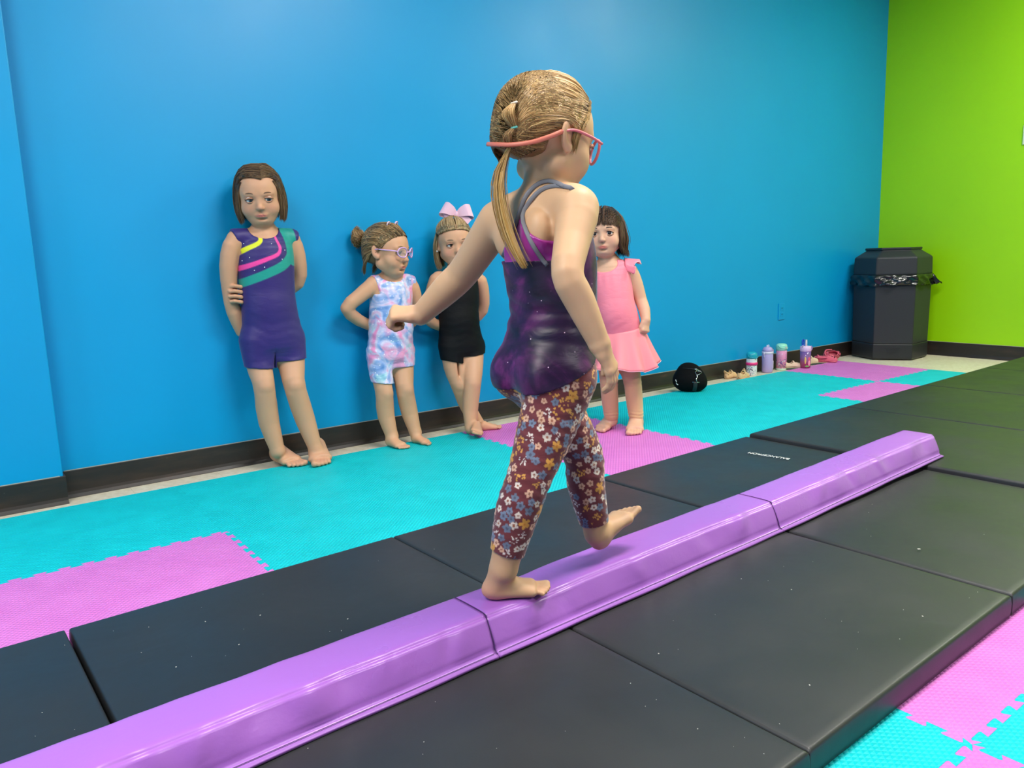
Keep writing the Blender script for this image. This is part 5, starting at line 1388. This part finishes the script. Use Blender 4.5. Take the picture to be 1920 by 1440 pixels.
    S, scalp = cap_shape(hc, HR, hs, (ex,), lambda x, y, z: np.maximum(np.maximum((y-.072)*.9, (y-.034)*.9-(z-.036)*.9), -(z+.070)-.2*y))
    col = [srgb(42, 28, 20), srgb(78, 54, 38), srgb(104, 76, 54)]
    shape_obj('hair_base', S, .004, M_HAIR, E_, 1, srgb(44, 30, 22))
    sh = []
    for q in (1, -1):
        m = lambda p: mir(p, q)
        g = [[m((.004, .000, .112)), m((.004, .045, .104)), m((.003, .080, .070)), m((.003, .090, .030))], [m((.012, .000, .111)), m((.022, .042, .098)), m((.026, .072, .066)), m((.024, .084, .028))], [m((.024, -.006, .107)), m((.044, .030, .088)), m((.050, .054, .058)), m((.048, .070, .024))], [m((.034, -.010, .102)), m((.060, .014, .074)), m((.068, .030, .045)), m((.066, .048, .016))]]
        sh.append((g, 540, .0012, .0016))
        g = [[m((.034, -.010, .102)), m((.066, .010, .062)), m((.078, .018, .010)), m((.080, .026, -.030)), m((.074, .022, -.062)), m((.086, .020, -.090))], [m((.030, -.030, .102)), m((.068, -.020, .064)), m((.086, -.014, .005)), m((.092, -.010, -.040)), m((.084, -.006, -.070)), m((.098, .000, -.100))],
             [m((.024, -.050, .098)), m((.060, -.054, .062)), m((.082, -.050, .005)), m((.090, -.050, -.040)), m((.082, -.046, -.075)), m((.094, -.040, -.105))], [m((.008, -.064, .090)), m((.030, -.090, .050)), m((.042, -.100, -.005)), m((.046, -.098, -.050)), m((.040, -.090, -.080)), m((.046, -.088, -.108))]]
        sh.append((g, 680, .0013, .0042)); sh.append(([[m((.058, .046, .056)), m((.068, .044, .020)), m((.072, .044, -.020)), m((.068, .040, -.052)), m((.078, .034, -.086))], g[0]], 200, .0011, .0034))
    link('hair', strands(sh, hc, HR, hs, col, 14, over=scalp), M_HAIR, E_, True)
girl_pink()
# ================================================================== things along the wall
# ---------------------------------------------------------------- hexagonal litter bin
def bin_():
    p0, p1 = JZ(1634, 673, 0)[:2], JZ(1711, 674, 0)[:2]; d = unit(p1-p0); fn = np.array([d[1], -d[0]]); fn = fn if fn@(-p0) > 0 else -fn
    s_ = .246; mid = (p0+p1)/2; ap = s_*math.sqrt(3)/2; c = mid-fn*ap
    c = np.array([min(c[0], GREEN_X-.27), min(c[1], WALL_Y-.255)])
    a0 = math.atan2(fn[1], fn[0])+math.pi/6
    E_ = empty('litter_bin', (c[0], c[1], 0), 'charcoal hexagonal litter bin with a black liner in the corner', 'bin')
    def hexprism(name, secs, m, bevel=.008):
        """secs: (z, corner radius) from the bottom up"""
        V = [(c[0]+r_*math.cos(a0+i*math.pi/3), c[1]+r_*math.sin(a0+i*math.pi/3), z) for (z, r_) in secs for i in range(6)]; F = []
        for j in range(len(secs)-1):
            for i in range(6): F.append((j*6+i, j*6+(i+1) % 6, (j+1)*6+(i+1) % 6, (j+1)*6+i))
        F += [tuple(range(5, -1, -1)), tuple((len(secs)-1)*6+i for i in range(6))]
        bm = bmesh.new(); bm.from_mesh(mesh_from(name, V, F)); bmesh.ops.bevel(bm, geom=bm.edges[:], offset=bevel, segments=2, affect='EDGES', profile=.5)
        return link(name, bm_mesh(name, bm), m, E_)
    R_ = s_
    hexprism('base', [(.004, R_*.955), (.012, R_*.985), (.112, R_*.985)], M_BLACKP2, .005)
    for i in range(6):
        z = .045+i*.0085; ff = np.array([math.cos(a0-math.pi/6), math.sin(a0-math.pi/6)]); q = c+ff*(ap*.985+.0005); 
        w = .13-.012*i if i < 5 else .05
        link('foot_rib', box_mesh('foot_rib', (q[0], q[1], .095-z+.045-.01), (.003, w*.8, .0022), 0, 1, math.atan2(ff[1], ff[0])), M_BLACKP, E_)
    hexprism('body', [(.112, R_*.975), (.56, R_*1.0)], M_BLACKP, .006)
    lid = hexprism('lid', [(.575, R_*1.0), (.582, R_*1.015), (.695, R_*1.0), (.742, R_*.70), (.748, R_*.70)], M_BLACKP, .008)
    hexprism('lid_rim', [(.744, R_*.73), (.760, R_*.73)], M_BLACKP2, .004)
    # liner bag folded over the rim, crumpled
    rnd = np.random.RandomState(5); n, mr = 144, 9; V = []; F = []; ph = rnd.rand(10)*6
    for j in range(mr):
        t = j/(mr-1)
        for i in range(n):
            a = 2*math.pi*i/n; k = (a/(math.pi/3)) % 1; rad = ap/math.cos((k-.5)*math.pi/3)
            cr = .005*math.sin(7*a+ph[0]+5*t)+.005*math.sin(13*a+ph[1]-8*t)+.003*math.sin(23*a+ph[2]+14*t)
            tail = .055*max(0, math.cos(a-1.05*math.pi*1.66+a0*0-(math.pi/3)*.0))**10*t
            rr = rad+.010+.012*t+cr*(.4+t); z = .584-.074*t-.008*max(0, math.sin(3*a+ph[3]))*t+.0015*math.sin(11*a+ph[4])*t
            if j == 0: rr = rad-.004
            V.append((c[0]+rr*math.cos(a+a0), c[1]+rr*math.sin(a+a0), z))
    for j in range(mr-1):
        for i in range(n): F.append((j*n+i, j*n+(i+1) % n, (j+1)*n+(i+1) % n, (j+1)*n+i))
    mb = mat('black_liner', srgb(16, 16, 18), .18, .7)
    o = link('liner', mesh_from('liner', V, F), mb, E_, True); md_ = o.modifiers.new('t', 'SOLIDIFY'); md_.thickness = .0012
    # the corner of the liner that sticks out by the green wall
    q = JZ(1722, 540, .0)  # direction only
    ang = math.atan2(1.0*(-fn[0])*0+d[1], d[0]); dd = np.array([d[0], d[1]])
    b0 = c+dd*(R_+.002); V = []
    for (s1, z1, w1) in ((-.05, .575, .012), (0, .578, .014), (.022, .560, .016), (.042, .528, .014), (.058, .515, .003)):
        for sg in (-1, 1): p = b0+dd*s1+np.array([-dd[1], dd[0]])*sg*w1; V.append((p[0], p[1], z1)); V.append((p[0], p[1], z1-.055 if s1 < .04 else z1-.012))
    F = []
    for i in range(4):
        o_ = 4*i; F += [(o_, o_+2, o_+6, o_+4), (o_+1, o_+5, o_+7, o_+3), (o_, o_+4, o_+5, o_+1), (o_+2, o_+3, o_+7, o_+6)]
    F += [(0, 1, 3, 2), (16, 18, 19, 17)]
    bm = bmesh.new(); bm.from_mesh(mesh_from('liner_corner', V, F)); bmesh.ops.subdivide_edges(bm, edges=bm.edges[:], cuts=2, use_grid_fill=True)
    for v in bm.verts: v.co += Vector((.003*math.sin(90*v.co.z+40*v.co.x), .003*math.sin(70*v.co.z+60*v.co.y), .002*math.sin(80*v.co.x)))
    link('liner_corner', bm_mesh('liner_corner', bm), mb, E_, True)
bin_()

# ---------------------------------------------------------------- water bottles
def foot_of(u, v, Y): p = JY(u, v, Y); return np.array([p[0], Y, 0])
def loop_handle(name, P, r, m, parent): return link(name, tube(name, catmull(P, 18), r, 6), m, parent, True)
def spots(name, base, cols, scale, thr, rough=.4, scale2=30):
    m = mat(name, base, rough, .45); t = NT(m); v = t.coords(); c = base
    for i, cc in enumerate(cols):
        x = t.n('TexVoronoi'); x.inputs['Scale'].default_value = scale*(1+.3*i); mp = t.coords((1, 1, 1), (i*1.3, i*.7, i*2.1)); t.l(mp, x.inputs['Vector'])
        msk = t.ramp(x.outputs['Distance'], [(thr, (1, 1, 1)), (thr+.03, (0, 0, 0))]); sel = t.ramp(t.noise(mp, scale2, 2), [(.50, (0, 0, 0)), (.54, (1, 1, 1))])
        c = t.mix(t.mix(1.0, msk, sel, 'MULTIPLY'), c, cc)
    t.base(c); return m
def bottles():
    # 1: small white bottle with a turquoise flip lid and a pink band
    Y = 2.948; c = foot_of(1409, 699, Y); r = .0325
    E_ = empty('water_bottle', tuple(c), 'short white patterned water bottle with turquoise lid and hot pink band', 'bottle', 'water bottles along the baseboard')
    TQ = mat('turquoise_plastic', srgb(28, 160, 184), .35)
    link('bottle_body', lathe('bottle_body', [(.030, 0), (r, .004), (r, .104), (r-.002, .108)], c), spots('white_print_bottle', srgb(232, 232, 236), [srgb(150, 190, 200), srgb(190, 150, 200), srgb(70, 80, 100)], 60, .32), E_, True)
    link('band', lathe('band', [(r+.0002, .066), (r+.003, .067), (r+.003, .083), (r+.0002, .084)], c, cap=False), mat('hot_pink_silicone', srgb(236, 52, 132), .4), E_, True)
    link('lid', lathe('lid', [(r-.001, .106), (r+.001, .110), (r+.001, .134), (r-.003, .142), (r-.012, .147), (.003, .149)], c), TQ, E_, True)
    loop_handle('carry_loop', [c+np.array([-r-.001, 0, .130]), c+np.array([-r-.006, -.010, .120]), c+np.array([-.012, -r-.010, .114]), c+np.array([.016, -r-.006, .124])], .0022, TQ, E_)
    # 2: lilac bottle with an animal-ear lid
    c = foot_of(1438.5, 697, Y); r = .0345; LI = mat('lilac_plastic', srgb(178, 160, 212), .4); LW = mat('pale_lilac', srgb(222, 210, 232), .4)
    E_ = empty('water_bottle', tuple(c), 'tall plain lilac water bottle with two small ears on its lid', 'bottle', 'water bottles along the baseboard')
    link('bottle_body', lathe('bottle_body', [(.029, 0), (r-.001, .005), (r, .02), (r, .118), (r-.002, .122)], c), LI, E_, True)
    link('collar', lathe('collar', [(r-.002, .120), (r+.0015, .123), (r+.0015, .134), (r-.002, .137)], c), LW, E_, True)
    link('lid', lathe('lid', [(r-.001, .136), (r-.002, .146), (r-.007, .157), (r-.016, .164), (.003, .167)], c), LI, E_, True)
    for dx in (-.012, .004):
        S = Shape(); S.ell(c+np.array([dx, -.004, .170]), (.0045, .004, .010), 0); shape_obj('ear', S, .0016, LW, E_, 1)
    S = Shape(); S.ell(c+np.array([.018, -.024, .150]), (.0035, .003, .0038), 0); shape_obj('eye_dot', S, .0012, mat('dark_dot', srgb(40, 34, 52), .4), E_, 1)
    S = Shape(); S.ell(c+np.array([.028, -.019, .141]), (.006, .005, .005), 0); shape_obj('snout', S, .0014, mat('rosy_plastic', srgb(206, 150, 186), .4), E_, 1)
    link('belly_patch', box_mesh('belly_patch', tuple(c+np.array([.026, -.0235, .05])), (.018, .003, .05), .0012, 2, .72), LW, E_)
    loop_handle('carry_loop', [c+np.array([-r, 0, .132]), c+np.array([-r-.008, -.004, .122]), c+np.array([-r-.007, -.006, .104]), c+np.array([-r-.004, -.004, .100])], .002, LW, E_)
    # 3: pink bottle with a mint lid
    c = foot_of(1464.5, 694, Y); r = .0335; MI = mat('mint_plastic', srgb(150, 222, 200), .4)
    E_ = empty('water_bottle', tuple(c), 'tall pink patterned water bottle with mint green lid', 'bottle', 'water bottles along the baseboard')
    link('bottle_body', lathe('bottle_body', [(r, .012), (r, .126), (r-.002, .130)], c), spots('pink_print_bottle', srgb(236, 156, 196), [srgb(240, 220, 236), srgb(150, 90, 190), srgb(120, 110, 150)], 55, .36), E_, True)
    link('bottom_band', lathe('bottom_band', [(.030, 0), (r, .003), (r+.0004, .012)], c), mat('pale_mint', srgb(196, 232, 206), .4), E_, True)
    link('lid', lathe('lid', [(r-.001, .128), (r+.002, .131), (r+.002, .158), (r-.002, .166), (r-.012, .171), (.003, .172)], c), MI, E_, True)
    loop_handle('carry_loop', [c+np.array([-r-.002, 0, .162]), c+np.array([-r+.002, -.018, .148]), c+np.array([0, -r-.008, .142]), c+np.array([.022, -.028, .150])], .0024, MI, E_)
    S = Shape(); S.ell(c+np.array([-.004, -r-.003, .148]), (.008, .003, .005), 0); shape_obj('latch_button', S, .0014, mat('button_pink', srgb(226, 160, 190), .4), E_, 1)
    # 4: clear purple-pink tumbler with a straw, standing on the foam
    q = JZ(1513, 691, FZ); c = np.array([q[0]+.02, q[1]+.026, FZ]); r = .033
    E_ = empty('water_bottle', tuple(c), 'clear violet tumbler with pink print, lilac lid and raised straw', 'bottle', 'water bottles along the baseboard')
    tm_ = mat('violet_clear_plastic', srgb(150, 104, 168), .12, .5); tm_.node_tree.nodes['Principled BSDF'].inputs['Alpha'].default_value = .82; t = NT(tm_); sx = t.n('SeparateXYZ'); tc_ = t.n('TexCoord'); t.l(tc_.outputs['Object'], sx.inputs[0])
    t.base(t.ramp(t.math('MULTIPLY', sx.outputs[2], 8.5), [(.0, srgb(150, 40, 96)), (.25, srgb(170, 70, 110)), (.55, srgb(150, 104, 160)), (1, srgb(112, 92, 168))]))
    link('tumbler_body', lathe('tumbler_body', [(.028, 0), (r-.001, .004), (r, .05), (r+.001, .112)], c), tm_, E_, True)
    fl = [srgb(226, 196, 110), srgb(240, 92, 120), srgb(244, 150, 180), srgb(120, 170, 90)]
    for i, (dx, z, w, h_) in enumerate(((-.012, .052, .012, .050), (.012, .062, .013, .024), (.013, .034, .018, .040), (-.002, .014, .030, .012))):
        S = Shape(); ang = math.asin(max(-1, min(1, dx/r)))-.62; p = c+np.array([(r+.0004)*math.sin(ang), -(r+.0004)*math.cos(ang), z]); n_ = unit(p-c-np.array([0, 0, z])); tg = np.array([-n_[1], n_[0], 0])
        S.ell(p, (w/2, .0016, h_/2), 0, 'add', np.array([tg, n_, [0, 0, 1]])); shape_obj('print_blot', S, .0014, mat('print_%d' % i, fl[i], .45), E_, 1)
    LP = mat('lilac_lid', srgb(222, 194, 230), .35)
    link('lid', lathe('lid', [(r, .108), (r+.002, .110), (r+.002, .136), (r-.002, .141), (.004, .143)], c), LP, E_, True)
    link('straw', lathe('straw', [(.0065, 0), (.0065, .026), (.0055, .040), (.006, .042)], c+np.array([.004, 0, .140])), mat('white_silicone', srgb(232, 224, 226), .4), E_, True)
    BP = mat('blue_clear_plastic', srgb(34, 70, 190), .15, .5); P = [c+np.array([-.026+.010*math.cos(a), .002, .166+.020*math.sin(a)]) for a in np.linspace(0, 6.283, 17)[:-1]]
    link('flip_cap', tube('flip_cap', P, .0042, 7, True), BP, E_, True)
    loop_handle('lid_arm', [c+np.array([-.030, 0, .140]), c+np.array([-.040, -.004, .144]), c+np.array([-.030, 0, .150])], .003, LP, E_)
    P = [c+np.array([.024+.010*math.cos(a), -.024, .128+.013*math.sin(a)]) for a in np.linspace(0, 6.283, 15)[:-1]]
    link('carry_loop', tube('carry_loop', P, .003, 7, True), mat('violet_loop', srgb(170, 140, 214), .35), E_, True)
bottles()

# ---------------------------------------------------------------- footwear
def shoe(name, label, c, ang, L, col, side, z0, parts, roll=0, group=None, ht=.040, strap=True, closed=.62, sole=None):
    """a child's shoe in local axes: x to the toe, y to its left, z up"""
    E_ = empty(name, (c[0], c[1], z0), label, 'shoe', group); W = .19*L
    ca, sa = math.cos(ang), math.sin(ang); cr, sr = math.cos(roll), math.sin(roll)
    R_ = np.array([[ca, sa, 0], [-sa*cr, ca*cr, sr], [sa*sr, -ca*sr, cr]])    # rows: forward, left, up
    org = np.array([c[0], c[1], z0])
    def W_(p): return org+np.asarray(p, float)@R_
    S = Shape(); S.frame(org, R_)
    S.eseg((-.34*L, 0, .007), (-.05*L, .004*side, .007), (.75*W, .0075), (.78*W, .0075), (0, 1, 0), .004, cap=1); S.eseg((-.05*L, .004*side, .007), (.34*L, 0, .007), (.78*W, .0075), (.95*W, .0075), (0, 1, 0), .01, cap=2.6)
    S.keep_half(W_((0, 0, .0125)), R_[2]); S.keep_half(W_((0, 0, .0)), -R_[2])
    mc = mat(name+'_upper', col, .6, .35); ms = mat(name+'_sole', sole or tuple(x*.75 for x in col), .7)
    shape_obj('sole', S, .0022, ms, E_, 1)
    U = Shape(); U.frame(org, R_)
    U.eseg((-.33*L, 0, .014), (.05*L, 0, .014), (.74*W, ht*.95), (.80*W, ht), (0, 1, 0), .01, cap=.7); U.eseg((.05*L, 0, .012), (.34*L, 0, .010), (.82*W, ht*.95), (.86*W, ht*.62), (0, 1, 0), .012, cap=.9)
    U.ell((-.08*L, 0, .042), (.30*L, .62*W, .034), .004, 'sub')
    U.keep_half(W_((0, 0, .010)), -R_[2])
    U.ell((.0, 0, .012), (.42*L, .66*W, ht*.62), .003, 'sub')
    shape_obj('upper', U, .0022, mc, E_, 1)
    if strap:
        P = [W_(p) for p in ((.02*L, -.80*W, .020), (.03*L, -.62*W, ht+.004), (.03*L, 0, ht+.012), (.03*L, .62*W, ht+.004), (.02*L, .80*W, .020))]
        link('strap', tube('strap', catmull(P, 16), .0045, 6, flat=(R_[2], .45)), mc, E_, True)
    for (nm, pts, r_) in parts:
        link(nm, tube(nm, catmull([W_(p) for p in pts], 14), r_, 6), mc, E_, True)
    return E_
TAN = srgb(226, 184, 138); IVORY = srgb(226, 200, 172); PINKC = srgb(206, 92, 116)
Yf = 2.965
p = JY(1379, 702, 2.968); shoe('sandal', 'tan baby sandal, left one of the pair in front of the white bottle', (p[0]-.05, 2.968), math.atan2(-.08, 1), .105, TAN, 1, 0, [('ankle_strap', ((-.03, -.018, .03), (-.052, 0, .052), (-.03, .018, .03)), .003)], 0, 'tan sandals')
p = JY(1393, 706, 2.898); shoe('sandal', 'tan baby sandal before the white bottle with its strap standing up', (p[0], 2.898), .06, .115, TAN, -1, 0, [('ankle_strap', ((.0, -.018, .03), (.012, 0, .062), (.0, .018, .03)), .003), ('toe_strap', ((.03, -.018, .016), (.034, 0, .036), (.03, .018, .016)), .003)], 0, 'tan sandals')
p = JZ(1489, 690, FZ); shoe('ballet_shoe', 'ivory shoe lying between the pink bottle and the tumbler', (p[0]-.002, p[1]+.012), math.atan2(-.55, .85), .125, IVORY, 1, FZ, [], .0, 'ivory shoes', .034)
p = JZ(1497, 680, FZ); shoe('ballet_shoe', 'ivory shoe with loose straps behind the tumbler', (p[0]+.02, min(p[1]-.02, 2.93)), math.atan2(-.45, .9), .120, IVORY, -1, FZ, [('loose_strap', ((-.05, -.01, .03), (-.062, -.012, .055), (-.05, .01, .062), (-.03, .014, .05)), .003), ('loose_strap', ((-.02, -.01, .03), (-.025, 0, .066), (-.012, .012, .06)), .003)], .12, 'ivory shoes', .038)
def clog(label, c, ang, L, z0, roll):
    E_ = shoe('foam_clog', label, c, ang, L, PINKC, 1, z0, [('heel_strap', ((.0, -.030, .036), (-.05, -.030, .036), (-.074, 0, .036), (-.05, .030, .036), (.0, .030, .036)), .0055)], roll, 'pink foam clogs', .047, False, sole=srgb(214, 106, 126))
    ca, sa = math.cos(ang), math.sin(ang)
    st = bmesh.new(); bmesh.ops.create_icosphere(st, subdivisions=2, radius=.0042); me = bm_mesh('vent_hole', st); me.materials.append(mat('vent_dark', srgb(70, 22, 34), .8))
    for (a, b) in ((.035, .012), (.035, -.012), (.052, 0), (.050, .018), (.050, -.018)):
        z = .046-.10*(a-.03)*2.2-abs(b)*.32
        cr, sr = math.cos(roll), math.sin(roll); l_, u_ = b*cr-z*sr, b*sr+z*cr
        o = link('vent_hole', me, None, E_, org=True); o.location = (ca*a-sa*l_, sa*a+ca*l_, u_)
p = JZ(1549, 679, FZ); clog('pink foam clog lying flat beside the ivory shoe', (p[0]-.01, p[1]-.005), math.atan2(-.75, .65), .150, FZ, 0)
p = JY(1556, 668, 2.945); clog('pink foam clog tipped on its side against the baseboard', (p[0], 2.945), math.atan2(-.25, 1), .155, .034, 1.0)

# ---------------------------------------------------------------- black bag by the wall
def bag():
    p = (JZ(1283, 736, FZ)+JZ(1322, 737, FZ))/2; c = np.array([p[0]+.035, p[1]+.068, FZ])
    E_ = empty('shoulder_bag', tuple(c), 'small rounded black fabric bag with silver clip lying by the baseboard', 'bag')
    MB = cloth_mat('black_nylon', srgb(9, 9, 11), .85, .0, False, .2, 30, .15); v = unit([-c[0], -c[1], 0]); r = np.array([-v[1], v[0], 0]) if np.array([-v[1], v[0], 0])@RT > 0 else -np.array([-v[1], v[0], 0])
    S = Shape(); A = np.array([r, v, [0, 0, 1]])
    S.ell(c+np.array([0, 0, .074]), (.082, .060, .074), .02, 'add', A); S.ell(c+r*.034+v*.012+np.array([0, 0, .048]), (.064, .058, .050), .03, 'add', A); S.ell(c-r*.020+v*.010+np.array([0, 0, .052]), (.068, .056, .050), .03, 'add', A); S.ell(c-r*.006-v*.01+np.array([0, 0, .110]), (.050, .045, .042), .03, 'add', A)
    S.disp(lambda P: .0016*vnoise(P, 60, 4)); S.keep_half(c+np.array([0, 0, .0006]), np.array([0, 0, -1]))
    shape_obj('bag_body', S, .003, MB, E_, 2)
    SIL = mat('silver_metal', srgb(200, 200, 205), .25, .5, metal=1); WB = mat('webbing', srgb(34, 36, 38), .6)
    def PK(u, v_):
        for k in range(24):                       # slide towards the middle of the bag until it is hit
            q = pick(S, u+(1299-u)*k/24, v_+(714-v_)*k/24)
            if q is not None: return q-FW*.003
        return c
    link('webbing_tab', tube('webbing_tab', catmull([PK(1304, 716), PK(1303, 726), PK(1301, 735)], 8), .0115, 8, flat=(FW, .22)), WB, E_, True)
    link('slide_bar', tube('slide_bar', [PK(1298, 716.5), PK(1311, 717)], .0018, 6), SIL, E_, True)
    link('swivel_clip', tube('swivel_clip', catmull([PK(1306, 715)-FW*.002, PK(1305, 711)-FW*.003, PK(1307, 707)-FW*.002, PK(1306, 703)], 12), .0028, 6), SIL, E_, True)
    ring = [PK(u, v_)-FW*.001 for (u, v_) in ((1303, 698), (1305, 695.5), (1313, 696), (1315.5, 699), (1309, 703), (1306, 703))]
    link('d_ring', tube('d_ring', ring, .0014, 6, True), SIL, E_, True)
    link('zip_pull', tube('zip_pull', [PK(1302, 692), PK(1306, 692.5), PK(1310, 694)], .0026, 6), SIL, E_, True)
    link('zip', tube('zip', catmull([PK(1280, 690), PK(1290, 691), PK(1302, 692.5), PK(1314, 697)], 12), .0014, 5), mat('zip_dark', srgb(40, 40, 42), .5), E_, True)
    lg = [PK(u, v_) for (u, v_) in ((1266.5, 712), (1268, 716), (1268, 719), (1271, 722), (1270, 720))]
    link('printed_script', tube('printed_script', catmull(lg, 12), .0022, 5), M_WHITEPRINT, E_, True)
bag()
